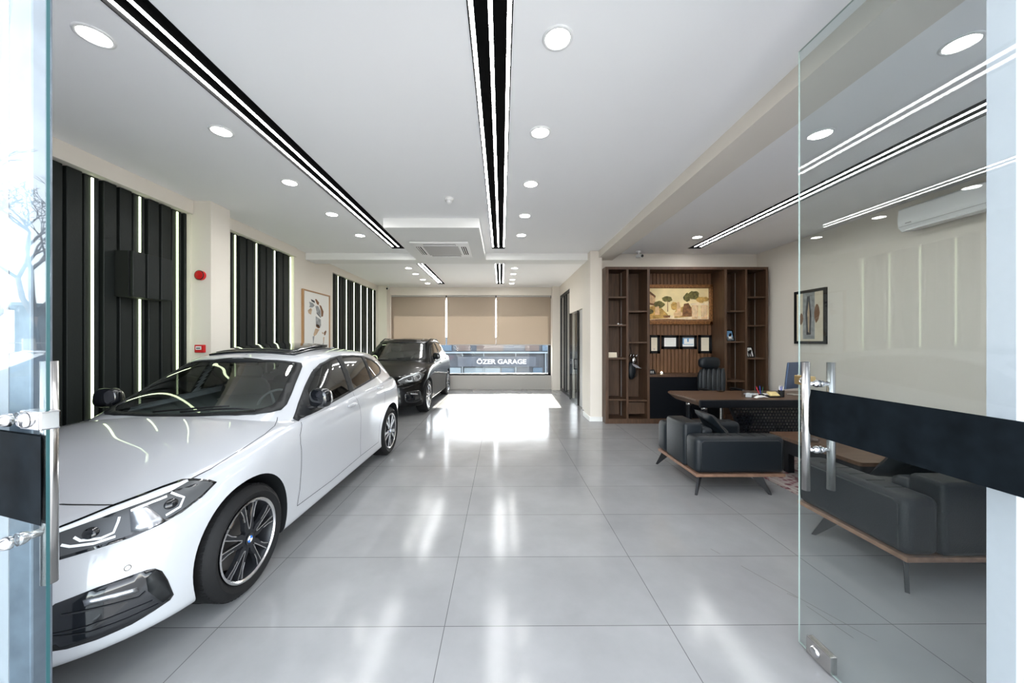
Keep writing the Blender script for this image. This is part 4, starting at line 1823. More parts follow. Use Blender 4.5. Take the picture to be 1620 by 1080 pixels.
b = MB()
bb(b, BX, 4.941, BYF, BYB, 2.852, 2.90)
b.build('top_board', 'walnut', t)
b = MB()
bb(b, BX, 4.941, BYF + .004, BYB, 0.0, .088)
b.build('plinth', 'walnut', t)
for x0, x1 in ((1.919, 1.975), (2.306, 2.345), (2.692, 2.739), (4.124, 4.171), (4.512, 4.550), (4.895, 4.941)):
    b = MB()
    bb(b, x0, x1, BYF, BYB, .088, 2.852)
    b.build('upright', 'walnut', t)
b = MB()
bb(b, 1.975, 2.692, BYB - .02, BYB, .088, 2.852)
b.build('back_panel', 'walnut_back', t)
b = MB()
bb(b, 4.171, 4.895, BYB - .02, BYB, .088, 2.852)
b.build('back_panel', 'walnut_back', t)
b = MB()
bb(b, 2.739, 4.124, BYB - .012, BYB, .905, 2.852)
b.build('dark_backing', 'groove', t)
# thin metal shelf rail up the shaded inner side of three uprights
for x in (2.306, 4.512, 4.895):
    b = MB()
    bb(b, x - .003, x, 6.735, 6.745, .10, 2.84)
    b.build('shelf_rail', 'grey_plastic', t)
SH = {(1.975, 2.306): (2.354, 1.835, 1.219, .451), (2.345, 2.692): (2.092, 1.514, .436), (4.171, 4.512): (2.097, 1.523, .795), (4.550, 4.895): (2.356, 1.826, 1.216, .50)}
for (x0, x1), zz in SH.items():
    for z in zz:
        b = MB()
        bb(b, x0, x1, BYF + .02, BYB - .02, z - .028, z)
        b.build('shelf_board', 'walnut', t)
b = MB()
bb(b, 2.345, 2.692, BYF + .12, BYB - .02, .16, .374)
b.build('drawer_front', 'walnut_back', t)
b = MB()
n = 19
for k in range(n):
    x0 = 2.745 + (4.118 - 2.745) * k / n
    bb(b, x0 + .006, x0 + (4.118 - 2.745) / n - .007, BYB - .045, BYB - .012, .907, 2.850)
b.build('ribbed_panel', 'walnut_slat', t)
b = MB()
bb(b, 2.739, 4.124, BYF + .01, BYB - .012, .862, .905)
b.build('counter_board', 'walnut', t)
b = MB()
bb(b, 2.741, 4.122, BYF + .03, BYF + .05, .090, .860)
b.build('low_doors', 'black_board', t)

# landscape painting
t = thing('landscape_painting', 'golden framed landscape painting of ruins and trees above the desk', 'painting', (3.42, BYB - .040, 1.85))
W2, H2, FR = .705, .785, .075
b = MB()
for z0, z1, x0, x1 in ((0, FR, -W2, W2), (H2 - FR, H2, -W2, W2), (0, H2, -W2, -W2 + FR), (0, H2, W2 - FR, W2)):
    b.box(x0, x1, -.055, 0, z0, z1, bev=.014)
b.build('frame', 'gold_frame', t)
b = MB()
b.box(-W2 + .06, W2 - .06, -.026, -.005, .06, H2 - .06)
pbr('paint_sky', (0.80, 0.64, 0.34), 0.6, noise=(3, .16))
b.build('canvas', 'paint_sky', t)
pbr('paint_tree', (0.13, 0.11, 0.03), 0.7, noise=(22, .6))
pbr('paint_gold', (0.46, 0.27, 0.07), 0.7, noise=(18, .5))
pbr('paint_ruin', (0.66, 0.42, 0.22), 0.7, noise=(20, .25))
pbr('paint_brown', (0.20, 0.09, 0.035), 0.7, noise=(20, .5))
pbr('paint_light', (0.78, 0.62, 0.40), 0.7, noise=(12, .15))


def uv3(px, py):       # painting-local from the sketch grid
    return ((px - 62) / 728 * 1.26 - .63, (715 - py) / 412 * .635 + .075)


b = MB()
lay = [0]


def pp(pts, mi):
    lay[0] += 1
    flat_poly(b, [uv3(*p) for p in pts], -.0265 - lay[0] * .00012, 'y', mi)


def pblob(cx, cy, rx, ry, mi, sd):
    pp(blob(cx, cy, rx, ry, 16, .16, sd), mi)


pp([(62, 715), (62, 690), (300, 650), (790, 660), (790, 715)], 4)
pp([(62, 560), (180, 520), (260, 560), (330, 640), (330, 680), (62, 700)], 1)
pp([(400, 640), (420, 560), (520, 530), (600, 540), (620, 660), (400, 680)], 1)
pblob(320, 440, 60, 38, 0, 1)
pp([(322, 470), (328, 470), (330, 600), (320, 600)], 3)
pblob(545, 420, 40, 55, 0, 2)
pblob(620, 390, 62, 55, 0, 3)
pblob(700, 450, 50, 40, 1, 4)
pblob(750, 440, 40, 30, 1, 5)
pp([(62, 360), (130, 350), (185, 410), (180, 520), (62, 495)], 2)
pp([(62, 350), (130, 345), (190, 400), (185, 425), (125, 375), (62, 380)], 3)
pp([(62, 470), (180, 500), (180, 525), (62, 500)], 3)
pblob(230, 510, 60, 45, 0, 6)
pblob(110, 600, 55, 35, 0, 7)
pp([(185, 540), (225, 530), (235, 640), (180, 640)], 2)
pblob(400, 530, 45, 50, 1, 8)
pp([(430, 480), (455, 475), (475, 560), (470, 660), (400, 660), (425, 600)], 2)
pblob(450, 630, 60, 30, 2, 9)
pp([(510, 500), (560, 490), (600, 560), (600, 660), (490, 660), (495, 580)], 3)
for x0, x1 in ((595, 670), (700, 780)):
    pp([(x0, 520), (x1, 520), (x1 - 6, 690), (x0 + 6, 690)], 2)
    for k in range(3):
        xx = x0 + 14 + k * (x1 - x0 - 20) / 3
        pp([(xx, 530), (xx + 8, 530), (xx + 8, 670), (xx, 670)], 4)
    pp([(x0 - 15, 495), (x1 + 12, 480), (x1 + 10, 520), (x0 - 12, 522)], 4)
pp([(270, 650), (355, 645), (350, 675), (280, 675)], 3)
pp([(62, 705), (300, 690), (560, 700), (790, 695), (790, 718), (62, 718)], 3)
b.build('painted_scene', ['paint_tree', 'paint_gold', 'paint_ruin', 'paint_brown', 'paint_light'], t)

# certificates
CERT = [(2.871, 3.102, 1.285, 1.647, 'leftmost of four, upright with a pale seal', 'paper_cream', 0), (3.127, 3.471, 1.371, 1.643, 'second from the left, wide with a plain white sheet', 'paper_white', 1),
        (3.487, 3.826, 1.371, 1.643, 'third from left, with a blue and white sheet', 'paper_white', 2), (3.851, 4.118, 1.285, 1.647, 'rightmost of four, upright with a cream sheet', 'paper_cream', 3)]
pbr('print_blue', (0.13, 0.30, 0.52), 0.7)
pbr('print_grey', (0.45, 0.43, 0.38), 0.7)
for x0, x1, z0, z1, lab, pm, k in CERT:
    t = thing('framed_certificate', 'black framed certificate, ' + lab, 'certificate', ((x0 + x1) / 2, BYB - .041, z0), group='certificates under the painting')
    hw, hh = (x1 - x0) / 2, z1 - z0
    b = MB()
    for a0, a1, c0, c1 in ((-hw, hw, 0, .05), (-hw, hw, hh - .05, hh), (-hw, -hw + .055, 0, hh), (hw - .055, hw, 0, hh)):
        b.box(a0, a1, -.02, 0, c0, c1)
    b.build('frame', 'black_plastic', t)
    b = MB()
    b.box(-hw + .05, hw - .05, -.012, -.002, .045, hh - .045)
    sh = b.build('sheet', pm, t)
    b = MB()
    if k == 2:
        b.box(-hw + .055, -hw + .085, -.0128, -.012, .10, hh - .055)
        b.box(-hw + .055, hw - .06, -.0128, -.012, hh - .07, hh - .055)
        b.box(-.02, .01, -.0128, -.012, hh - .13, hh - .07)
        b.box(-hw + .07, hw - .07, -.0128, -.012, .085, .095)
        b.build('printing', 'print_blue', t)
    else:
        for q in range(4):
            zz = hh - .085 - q * .035
            b.box(-hw + .08 + .01 * (q % 2), hw - .08, -.0125, -.012, zz, zz + .004)
        if k == 0:
            b.cyl((0, -.0126, .085), (0, -.012, .085), .016, 14)
        b.build('printing', 'print_grey', t)


def photo_frame(loc, rz, tilt, w_, h_, lab, kind):
    t = thing('photo_frame', lab, 'photo frame', loc, rz, 'small photo frames on the bookcase')
    mt = Matrix.Rotation(tilt, 4, 'X')
    b = MB()
    for a0, a1, c0, c1 in ((-w_, w_, 0, .018), (-w_, w_, h_ - .018, h_), (-w_, -w_ + .018, .018, h_ - .018), (w_ - .018, w_, .018, h_ - .018)):
        b.box(a0, a1, -.012, 0, c0, c1, 0, mt)
    b.box(-w_ + .01, w_ - .01, -.003, 0, .01, h_ - .01, 0, mt)
    b.prism([(0.0, h_ * .7), (0.09, 0.012), (0.075, 0.012), (-0.002, h_ * .55)], -.02, .02, 'x')
    b.build('frame', 'black_gloss', t)
    b = MB()
    b.box(-w_ + .018, w_ - .018, -.006, -.003, .018, h_ - .018, 0, mt)
    if kind == 0:
        b.box(-w_ + .018, w_ - .018, -.0068, -.006, .02, h_ * .4, 1, mt)
        b.box(-.03, .035, -.0076, -.0068, .05, h_ * .5, 2, mt)
        b.build('photo', ['print_blue', 'outdoor_pale', 'paper_white'], t)
    else:
        b.box(-.035, .035, -.0068, -.006, .02, h_ * .6, 1, mt)
        b.box(-.018, .018, -.0076, -.0068, .09, h_ * .55, 2, mt)
        b.box(-.012, .012, -.0076, -.0068, .02, .06, 3, mt)
        b.build('photo', ['paper_white', 'sketch_dark', 'paint_ruin', 'print_grey'], t)


photo_frame((4.33, 6.60, 1.523), R(8), R(-16), .085, .22, 'small framed photo with blue sky standing on the fourth bookcase column', 0)
photo_frame((4.71, 6.60, 1.216), R(8), R(-18), .082, .21, 'small framed photo of a person in black, standing in the rightmost bookcase column', 1)

# little things on the bookcase
b = MB()
b.prism([(-.09, 0), (.09, 0), (.082, .095), (-.09, .098)], -.012, .012, 'y')
o = b.build('cream_card', 'paper_cream', None)
o.location = (2.085, 6.60, 1.219)
tag(o, 'cream card standing on a shelf at the left end of the bookcase', 'card')
t = thing('glass_paperweight', 'tiny pale ornament lying on the leftmost bookcase column, third gap down', 'ornament', (2.20, 6.60, 1.835))
b = MB()
b.sphere((0, 0, .017), .017, 14)
b.build('ball', 'white_plastic', t)
b = MB()
b.cyl((.03, 0, .006), (.075, .0, .006), .006, 10)
b.build('stem', 'white_plastic', t)

t = thing('hanging_ornament', 'black and silver ornament hanging in the second bookcase column', 'ornament', (2.53, 6.74, .80))
b = MB()
superell(b, (-.03, 0, .16), .085, .06, .17, 2.2, 18)
b.build('black_bag', 'leather_black', t)
b = MB()
b.sphere((.0, -.05, .36), .055, 16, 0, (1, .7, 1.3))
b.prism([(-.05, .30), (.04, .27), (.13, .20), (.03, .22), (-.03, .26)], -.09, -.05, 'y')
for k in range(3):
    b.cyl((-.07 + k * .06, -.03, .42 + .015 * (k % 2)), (-.05 + k * .06, -.04, .475), .016, 10)
b.build('silver_mask', 'brushed_steel', t)
b = MB()
b.tube([(.05, -.03, .40), (.10, 0, .25), (.08, .02, .05), (-.02, -.02, .02), (-.09, 0, .14)], .006)
b.build('strap', 'black_plastic', t)
b = MB()
b.tube([(0, .03, .42), (0, .10, .60), (0, .135, .62)], .004)
b.build('hook', 'dark_metal', t)

t = thing('desk_clock', 'small black box with silver keys at the left end of the black counter', 'clock', (2.83, 6.62, .905))
b = MB()
b.prism([(-.07, 0), (.09, 0), (.05, .085), (-.07, .085)], -.03, .03, 'y')
b.build('case', 'black_plastic', t)
for k in range(3):
    b = MB()
    b.box(-.055 + k * .035, -.035 + k * .035, -.034, -.030, .015, .06)
    b.build('key', 'grey_plastic', t)
t = thing('tealight', 'small glowing candle light on the counter under the certificates', 'candle', (3.03, 6.62, .905))
b = MB()
b.cyl((0, 0, 0), (0, 0, .022), .026, 20)
b.build('cup', 'white_plastic', t, smooth=40)
b = MB()
b.lathe([(.012, .022), (.013, .032), (.006, .045), (0, .05)], (0, 0, 0), 'z', 14)
emit('candle_flame', (1, .85, .55), 14)
b.build('flame', 'candle_flame', t)

# ------------------------------------------------------------------ desk
DX0, DX1, DY0, DY1 = 2.57, 4.98, 4.56, 5.46
t = thing('executive_desk', 'large walnut topped executive desk with black front', 'desk', (3.8, 5.0, 0))
ox, oy = 3.8, 5.0
b = MB()
poly = [(2.60, 4.585), (2.57, 4.62), (2.545, 5.25), (2.56, 5.38), (2.63, 5.46), (4.98, 5.46), (4.98, 4.585)]
top = [(x - ox, y - oy) for x, y in poly]
bot = [(x - ox, y - oy) for x, y in [(2.66, 4.60), (2.65, 4.66), (2.63, 5.25), (2.65, 5.36), (2.70, 5.43), (4.96, 5.43), (4.96, 4.60)]]
tv = [b.bm.verts.new((x, y, .75)) for x, y in top]
tv2 = [b.bm.verts.new((x, y, .728)) for x, y in top]
bv = [b.bm.verts.new((x, y, .655)) for x, y in bot]
b.bm.faces.new(tv)
b.bm.faces.new(bv[::-1])
for A, B_ in ((tv, tv2), (tv2, bv)):
    for i in range(len(A)):
        b.bm.faces.new((A[i], B_[i], B_[(i + 1) % len(A)], A[(i + 1) % len(A)]))
b.build('desk_top', 'walnut_desk', t, recalc=True)
b = MB()
b.box(2.592 - ox, 4.98 - ox, 4.555 - oy, 4.60 - oy, .648, .752, bev=.016, seg=3)
b.build('front_rail', 'black_board', t)
b = MB()
hexs = MB()
b.prism([(3.10 - ox, .65), (4.75 - ox, .65), (4.75 - ox, .06), (3.36 - ox, .06)], 4.76 - oy, 4.80 - oy, 'y')
b.build('modesty_panel', 'black_board', t)
for i in range(38):
    for j in range(13):
        cx = 3.16 + i * .042 + (j % 2) * .021
        cz = .10 + j * .042
        if cx < 3.10 + (.65 - cz) * .44 + .03 or cx > 4.73:
            continue
        pts = [(cx - ox + .0185 * math.sin(k * PI / 3), cz + .0185 * math.cos(k * PI / 3)) for k in range(6)]
        hexs.prism(pts, 4.755 - oy, 4.761 - oy, 'y')
hexs.build('hexagon_relief', 'black_gloss', t)
for x, y in ((2.82, 4.86), (2.80, 5.22)):
    b = MB()
    b.cyl((x - ox, y - oy, .05), (x - ox, y - oy, .655), .038, 24)
    b.cyl((x - ox, y - oy, .0), (x - ox, y - oy, .05), .06, 24)
    lg = b.build('leg', 'black_board', t, smooth=40)
    b = MB()
    b.lathe([(.040, .575), (.042, .58), (.042, .60), (.040, .605)], (x - ox, y - oy, 0), 'z', 24)
    b.build('leg_ring', 'brushed_steel', lg)
b = MB()
b.box(4.30 - ox, 4.90 - ox, 4.85 - oy, 5.40 - oy, .0, .655)
b.build('pedestal', 'black_board', t)

# things on the desk
t = thing('computer_monitor', 'blue backed all-in-one computer on a silver stand at the right end of the desk', 'computer', (4.235, 5.0, .751), R(25))
b = MB()
mt = Matrix.Translation((0, 0, .28)) @ Matrix.Rotation(R(6), 4, 'X')
b.box(-.27, .27, -.012, .012, -.185, .195, 0, mt, .008)
b.build('casing', 'monitor_blue' if 'monitor_blue' in MATS else pbr('monitor_blue', (0.07, 0.11, 0.20), .35, .3).name, t)
b = MB()
b.box(-.262, .262, .0125, .014, -.12, .188, 0, mt)
b.build('screen', 'black_gloss', t)
b = MB()
b.sphere((0, -.0125, .29), .022, 14, 0, (1, .1, 1.15))
b.sphere((.006, -.0125, .322), .009, 10, 0, (.6, .1, 1.2))
b.build('round_logo', 'white_plastic', t)
b = MB()
b.box(-.07, .07, -.10, .10, 0, .008, bev=.003)
b.prism([(-.10, .006), (-.092, .006), (-.018, .25), (-.030, .25)], -.055, .055, 'x')
b.build('stand', 'brushed_steel', t)


def pen_cup(loc, mat_, lab, pens, r=.038, hgt=.095):
    t = thing('pen_cup', lab, 'pen cup', loc)
    b = MB()
    b.lathe([(0, 0), (r * .9, 0), (r, hgt), (r * .93, hgt), (r * .84, .006), (0, .006)], (0, 0, 0), 'z', 22)
    b.build('cup', mat_, t, smooth=40)
    for k, (c, dx, dy, hh) in enumerate(pens):
        b = MB()
        a = Vector((dx * .25, dy * .25, .008))
        e = Vector((dx, dy, hh))
        b.cyl(a, a.lerp(e, .9), .0042, 8)
        b.cyl(a.lerp(e, .9), e, .0042, 8, r2=.0015)
        b.build('pen', c, t)
    return t


pbr('pen_red', (.55, .02, .04), .3)
pbr('pen_blue', (.02, .07, .45), .3)
pbr('pen_green', (.02, .12, .06), .3)
pen_cup((3.875, 4.83, .75), 'black_plastic', 'black cup of white and blue pens near the computer', [('white_plastic', -.035, 0, .155), ('white_plastic', -.012, .01, .165), ('pen_blue', .0, -.012, .16),
        ('white_plastic', .015, .01, .165), ('white_plastic', .035, 0, .155), ('pen_blue', -.022, -.012, .15)])
pen_cup((3.62, 4.86, .75), 'black_plastic', 'low black holder with red, blue and green pens left of the yellow block', [('pen_red', -.075, .0, .15), ('pen_blue', -.025, .0, .155), ('pen_green', .025, .0, .14), ('pen_red', -.06, .015, .12)], r=.036, hgt=.035)
t = thing('note_block', 'pale yellow note block in a black tray on the desk', 'note block', (3.76, 4.83, .75))
b = MB()
b.box(-.075, .075, -.05, .05, 0, .018, bev=.003)
b.build('tray', 'black_plastic', t)
b = MB()
mt = Matrix.Translation((0, 0, .04)) @ Matrix.Rotation(R(28), 4, 'X')
b.box(-.062, .062, -.045, .045, -.010, .012, 0, mt)
pbr('note_yellow', (.70, .56, .26), .8)
b.build('notes', 'note_yellow', t)
t = thing('clear_paper_box', 'clear box of crumpled white papers at the left of the desk items', 'paper box', (3.40, 4.82, .75))
b = MB()
for x0, x1, y0, y1 in ((-.055, .055, -.05, -.046), (-.055, .055, .046, .05), (-.055, -.051, -.046, .046), (.051, .055, -.046, .046)):
    b.box(x0, x1, y0, y1, 0, .085)
b.build('walls', 'lamp_glass', t)
for k in range(5):
    b = MB()
    b.box(-.035, .035, -.0015, .0015, 0, .05, 0, Matrix.Translation((-.01 + .008 * k, -.03 + .014 * k, .005)) @ Matrix.Rotation(R(-20 + 13 * k), 4, 'Z') @ Matrix.Rotation(R(12 - 7 * k), 4, 'X'))
    b.build('paper', 'paper_white', t)
b = MB()
b.box(-.16, .16, -.04, .04, 0, .012)
o = b.build('white_ruler', 'white_plastic')
o.location = (3.70, 5.06, .75)
tag(o, 'long flat white ruler lying behind the pens on the desk', 'ruler')
b = MB()
b.prism([(0, 0), (.10, .015), (.17, .005), (.11, .03), (.05, .028)], -.03, .03, 'y')
o = b.build('crumpled_note', 'paper_white')
o.location = (3.46, 4.76, .75)
tag(o, 'small crumpled white note lying right of the clear box', 'note')
t = thing('silver_dish', 'small round silver dish at the far side of the desk by the chair', 'dish', (3.36, 5.36, .75))
b = MB()
b.lathe([(0, 0), (.045, 0), (.062, .014), (.058, .014), (.042, .005), (0, .005)], (0, 0, 0), 'z', 24)
b.build('bowl', 'brushed_steel', t, smooth=50)

# office chair
t = thing('office_chair', 'high-backed black leather office chair behind the desk', 'chair', (3.76, 5.98, 0), R(10))
b = MB()
superell(b, (0, 0, .50), .27, .26, .055, 3, 24)
b.build('seat', 'leather_black', t)
b = MB()
superell(b, (-.0, .22, .80), .27, .06, .27, 3.2, 26, mat=None)
bk = b.build('backrest', 'leather_black', t)
for k in range(5):
    b = MB()
    superell(b, (-.19 + k * .095, .165, .80), .046, .025, .25, 2.6, 14)
    b.build('back_fold', 'leather_grey', bk)
b = MB()
superell(b, (-.07, .19, 1.145), .20, .075, .105, 3, 24)
b.build('headrest', 'leather_black', t)
for s in (-1, 1):
    b = MB()
    b.tube([(s * .27, .16, .46), (s * .31, .12, .66), (s * .31, -.14, .68), (s * .29, -.18, .46)], .018)
    superell(b, (s * .31, 0, .70), .03, .15, .02, 3, 14)
    b.build('armrest', 'black_plastic', t)
b = MB()
b.cyl((0, 0, .08), (0, 0, .46), .028, 16)
b.build('gas_column', 'brushed_steel', t, smooth=40)
for k in range(5):
    a = 2 * PI * k / 5
    b = MB()
    b.tube([(0, 0, .10), (.28 * math.cos(a), .28 * math.sin(a), .065)], .018, 8)
    lg = b.build('base_arm', 'brushed_steel', t)
    b = MB()
    cc = Vector((.29 * math.cos(a), .29 * math.sin(a), .028))
    b.cyl(cc + Vector((-.02 * math.sin(a), .02 * math.cos(a), 0)), cc - Vector((-.02 * math.sin(a), .02 * math.cos(a), 0)), .028, 16)
    b.build('castor', 'black_plastic', lg, smooth=40)

# ------------------------------------------------------------------ leather sofas


def make_sofa(label, loc, rz, Wd, Dp):
    """back at y = 0 facing +y, width along x"""
    t = thing('leather_sofa', label, 'sofa', loc, rz, 'black leather sofas around the coffee table')
    hw = Wd / 2
    b = MB()
    b.box(-hw + .005, hw - .005, .005, Dp - .005, .170, .200, bev=.004)
    b.build('base_frame', 'sofa_wood', t)
    for sx in (-1, 1):
        for sy, yc in ((-1, .03), (1, Dp - .20)):
            b = MB()
            d = Vector((sx, sy, 0)).normalized()
            n = Vector((-d.y, d.x, 0)) * .010
            e = Vector((sx * (hw - .03), yc, 0))
            T_ = [b.bm.verts.new(p + Vector((0, 0, .172))) for p in (e - d * .13 - n, e - d * .02 - n, e - d * .02 + n, e - d * .13 + n)]
            B_ = [b.bm.verts.new(p) for p in (e + d * .035 - n, e + d * .06 - n, e + d * .06 + n, e + d * .035 + n)]
            b.bm.faces.new(T_)
            b.bm.faces.new(B_[::-1])
            for i in range(4):
                b.bm.faces.new((T_[i], B_[i], B_[(i + 1) % 4], T_[(i + 1) % 4]))
            b.build('leg', 'black_plastic', t, recalc=True)
    aw = .22
    for sx in (-1, 1):
        b = MB()
        x0, x1 = sorted((sx * hw, sx * (hw - aw)))
        b.box(x0, x1, .0, Dp, .202, .565, bev=.055, seg=5)
        ar = b.build('armrest', 'leather_black', t, smooth=35)
        # piping round the outer side and stitched lines over the top
        b = MB()
        z0, z1, xo = .235, .530, sx * (hw + .0005)
        b.tube([(xo, .05, z0), (xo, .05, z1 - .02), (xo, .08, z1), (xo, Dp - .08, z1), (xo, Dp - .05, z1 - .02), (xo, Dp - .05, z0)], .004, 6)
        b.build('piping', 'leather_grey', ar)
        b = MB()
        n = int(Dp / .115)
        for k in range(1, n):
            y = .05 + (Dp - .1) * k / n
            b.box(x0 + .045, x1 - .045, y - .0035, y + .0035, .5645, .5668)
        b.build('quilt_lines', 'groove', ar)
    b = MB()
    b.box(-hw + aw + .006, hw - aw - .006, -.002, .20, .202, .655, bev=.035, seg=4)
    b.build('backrest', 'leather_black', t, smooth=35)
    b = MB()
    b.box(-hw + aw + .01, hw - aw - .01, .14, Dp + .01, .202, .42, bev=.045, seg=4)
    sc_ = b.build('seat_cushion', 'leather_black', t, smooth=35)
    b = MB()
    b.box(-hw + aw + .02, hw - aw - .02, .19, .33, .40, .60, bev=.05, seg=4)
    b.build('back_cushion', 'leather_black', t, smooth=35)
    return t


make_sofa('black leather armchair with its back to the aisle, left of the coffee table', (1.93, 3.895, 0), R(-90), .87, .90)
make_sofa('black leather sofa seen through the glass door, back to the entrance', (3.39, 2.11, 0), 0, 1.86, .80)


def pillow(loc, rot, s, lab, mat_='leather_grey'):
    b = MB()
    rr = bmesh.ops.create_grid(b.bm, x_segments=14, y_segments=14, size=1)
    N = rr['verts']
    for v in N:
        x, y = v.co.x, v.co.y
        hgt = (1 - x**4) * (1 - y**4)
        v.co = Vector((x * s[0] * (1 - .07 * (1 - abs(y))**1), y * s[1] * (1 - .07 * (1 - abs(x))), s[2] * hgt ** .55 + .012 * math.sin(5 * x + 2 * y) * hgt))
    geo = bmesh.ops.duplicate(b.bm, geom=b.bm.faces[:])
    for v in [g for g in geo['geom'] if isinstance(g, bmesh.types.BMVert)]:
        v.co.z = -v.co.z
    bmesh.ops.remove_doubles(b.bm, verts=b.bm.verts[:], dist=.0012)
    bmesh.ops.recalc_face_normals(b.bm, faces=b.bm.faces[:])
    o = b.build('cushion', mat_, None, smooth=60)
    o.location = loc
    o.rotation_euler = rot
    tag(o, lab, 'cushion')
    return o


pillow((2.37, 3.93, .59), (R(0), R(50), R(-3)), (.17, .20, .045), 'dark leather cushion leaning against the back of the armchair', 'leather_black')
pillow((3.10, 2.60, .60), (R(-50), R(0), R(-6)), (.24, .17, .05), 'grey leather cushion on the sofa seen through the glass door')

# coffee table
t = thing('coffee_table', 'low walnut topped coffee table with black sides, between the sofas', 'coffee table', (3.55, 3.70, 0))
b = MB()
pts = []
for cx, cy, a0 in ((.30 - .08, .55 - .08, 0), (-.30 + .03, .55 - .03, 90), (-.30 + .03, -.55 + .03, 180), (.30 - .12, -.55 + .12, 270)):
    rr = .12 if a0 == 270 else (.08 if a0 == 0 else .03)
    for k in range(7):
        a = R(a0 + k * 15)
        pts.append((cx + rr * math.cos(a), cy + rr * math.sin(a)))
b.prism(pts, .385, .42, 'z')
b.build('table_top', 'walnut_desk', t, recalc=True)
b = MB()
b.prism([(x * .95, y * .97) for x, y in pts], .24, .385, 'z')
b.build('side_box', 'black_board', t, recalc=True)
for x, y in ((-.22, -.42), (-.22, .34), (.22, -.42), (.22, .42)):
    b = MB()
    b.box(x - .035, x + .035, y - .035, y + .035, 0.008, .24)
    b.build('leg', 'black_board', t)
t = thing('glass_ashtray', 'small clear glass ashtray on the coffee table behind the door handle', 'ashtray', (3.42, 3.83, .42))
b = MB()
b.lathe([(0, 0), (.05, 0), (.062, .03), (.054, .03), (.044, .008), (0, .008)], (0, 0, 0), 'z', 24)
b.build('bowl', 'lamp_glass', t, smooth=40)
# rug
t = thing('patterned_rug', 'worn red and grey patterned rug under the coffee table', 'rug', (3.75, 3.70, 0))
b = MB()
b.box(-.83, .83, -.74, .86, 0.0, .007)
b.build('pile', 'rug_wool', t)
b = MB()
for a0, a1, c0, c1 in ((-.78, .78, -.69, -.675), (-.78, .78, .795, .81), (-.78, -.765, -.69, .81), (.765, .78, -.69, .81)):
    b.box(a0, a1, c0, c1, .007, .0085)
pbr('rug_line', (.40, .36, .33), .95)
b.build('border', 'rug_line', t)

# ------------------------------------------------------------------ marks on the floor
b = MB()
for pts in ([(1.53, 2.555), (1.56, 2.49)], [(1.72, 2.10), (1.75, 2.06)], [(1.75, 2.0), (1.80, 1.78)], [(1.62, 2.36), (1.90, 1.76)]):
    for (p, q) in zip(pts, pts[1:]):
        d = (Vector(q) - Vector(p)).normalized() * .0018
        n = Vector((-d.y, d.x))
        b.flat([(p[0] + n.x, p[1] + n.y, .0006), (p[0] - n.x, p[1] - n.y, .0006), (q[0] - n.x, q[1] - n.y, .0006), (q[0] + n.x, q[1] + n.y, .0006)])
pbr('scuff', (.09, .08, .07), .8)
o = struct(b.build('floor_scratches', 'scuff', None, recalc=True))
o.name = 'trim_11'

# ------------------------------------------------------------------ outside
b = MB()
b.box(-60, 60, -60, YF - .25, -.30, -.02)
struct(b.build('ground', 'pavement'))
b = MB()
b.box(-60, 60, YB + .25, 80, -1.5, -1.2)
struct(b.build('street_ground', 'pavement')).name = 'ground.001'
b = MB()
b.box(-13, -2.0, -14, YF - .25, -.10, -.012)
struct(b.build('ground', 'shade_ground')).name = 'ground.003'  # dark strip added over the pavement, mirrored dim in the left leaf

# building across the street, seen under the blinds
t = thing('street_building', 'grey and blue low building across the street, seen under the blinds', 'building', (0, 22, -1.2))
b = MB()
b.box(-14, 14, .5, 6, 0, 3.0)
b.build('wall', 'outdoor_grey', t)
b = MB()
b.box(-14, 14, .1, .5, 1.98, 2.07)
b.build('ledge', 'outdoor_pale', t)
for k, (x0, x1, m_) in enumerate(((-5.2, -3.2, 'outdoor_blue'), (-2.9, -2.0, 'outdoor_brown'), (-1.6, 0.1, 'outdoor_brown'), (.4, 1.3, 'outdoor_grey'), (1.5, 2.4, 'outdoor_brown'), (2.6, 3.4, 'outdoor_blue'))):
    b = MB()
    b.box(x0, x1, .40, .5, 2.12, 2.95)
    b.build('upper_window', m_, t)
for k, (x0, x1, m_) in enumerate(((-5.4, -2.6, 'outdoor_pale'), (-2.4, -1.2, 'outdoor_pale'), (-1.1, -.1, 'outdoor_pale'), (0, .8, 'outdoor_blue'), (2.0, 2.6, 'outdoor_blue'))):
    b = MB()
    b.box(x0, x1, .40, .5, .35, 1.05)
    b.build('shop_window', m_, t)
b = MB()
for x in (-2.5, -1.15, .9, 2.8):
    b.box(x - .03, x + .03, .30, .5, 0, 1.98)
b.build('pilaster', 'outdoor_pale', t)
t = thing('garage_sign', 'dark signboard with white garage lettering across the street', 'sign', (-.15, 21.9, -1.2))
b = MB()
b.box(-2.6, 2.3, .1, .35, 1.15, 1.78)
b.build('board', 'outdoor_grey', t)
cu = bpy.data.curves.new('lettering', 'FONT')
cu.body = '\u00d6ZER GARAGE'
cu.size = .42
cu.extrude = .02
cu.offset = .013
cu.align_x = 'LEFT'
to = bpy.data.objects.new('lettering', cu)
COL.objects.link(to)
bpy.context.view_layer.update()
me = bpy.data.meshes.new_from_object(to.evaluated_get(bpy.context.evaluated_depsgraph_get()))
bpy.data.objects.remove(to, do_unlink=True)
xs_ = [v.co.x for v in me.vertices]
sc_ = 3.12 / (max(xs_) - min(xs_))
for v in me.vertices:
    v.co.x = (v.co.x - min(xs_)) * sc_
    v.co.y *= .95
me.materials.clear()
me.materials.append(M('sign_white'))
lo_ = bpy.data.objects.new('lettering', me)
COL.objects.link(lo_)
lo_.parent = t
lo_.rotation_euler = (R(90), 0, 0)
lo_.location = (-1.42, .07, 1.33)

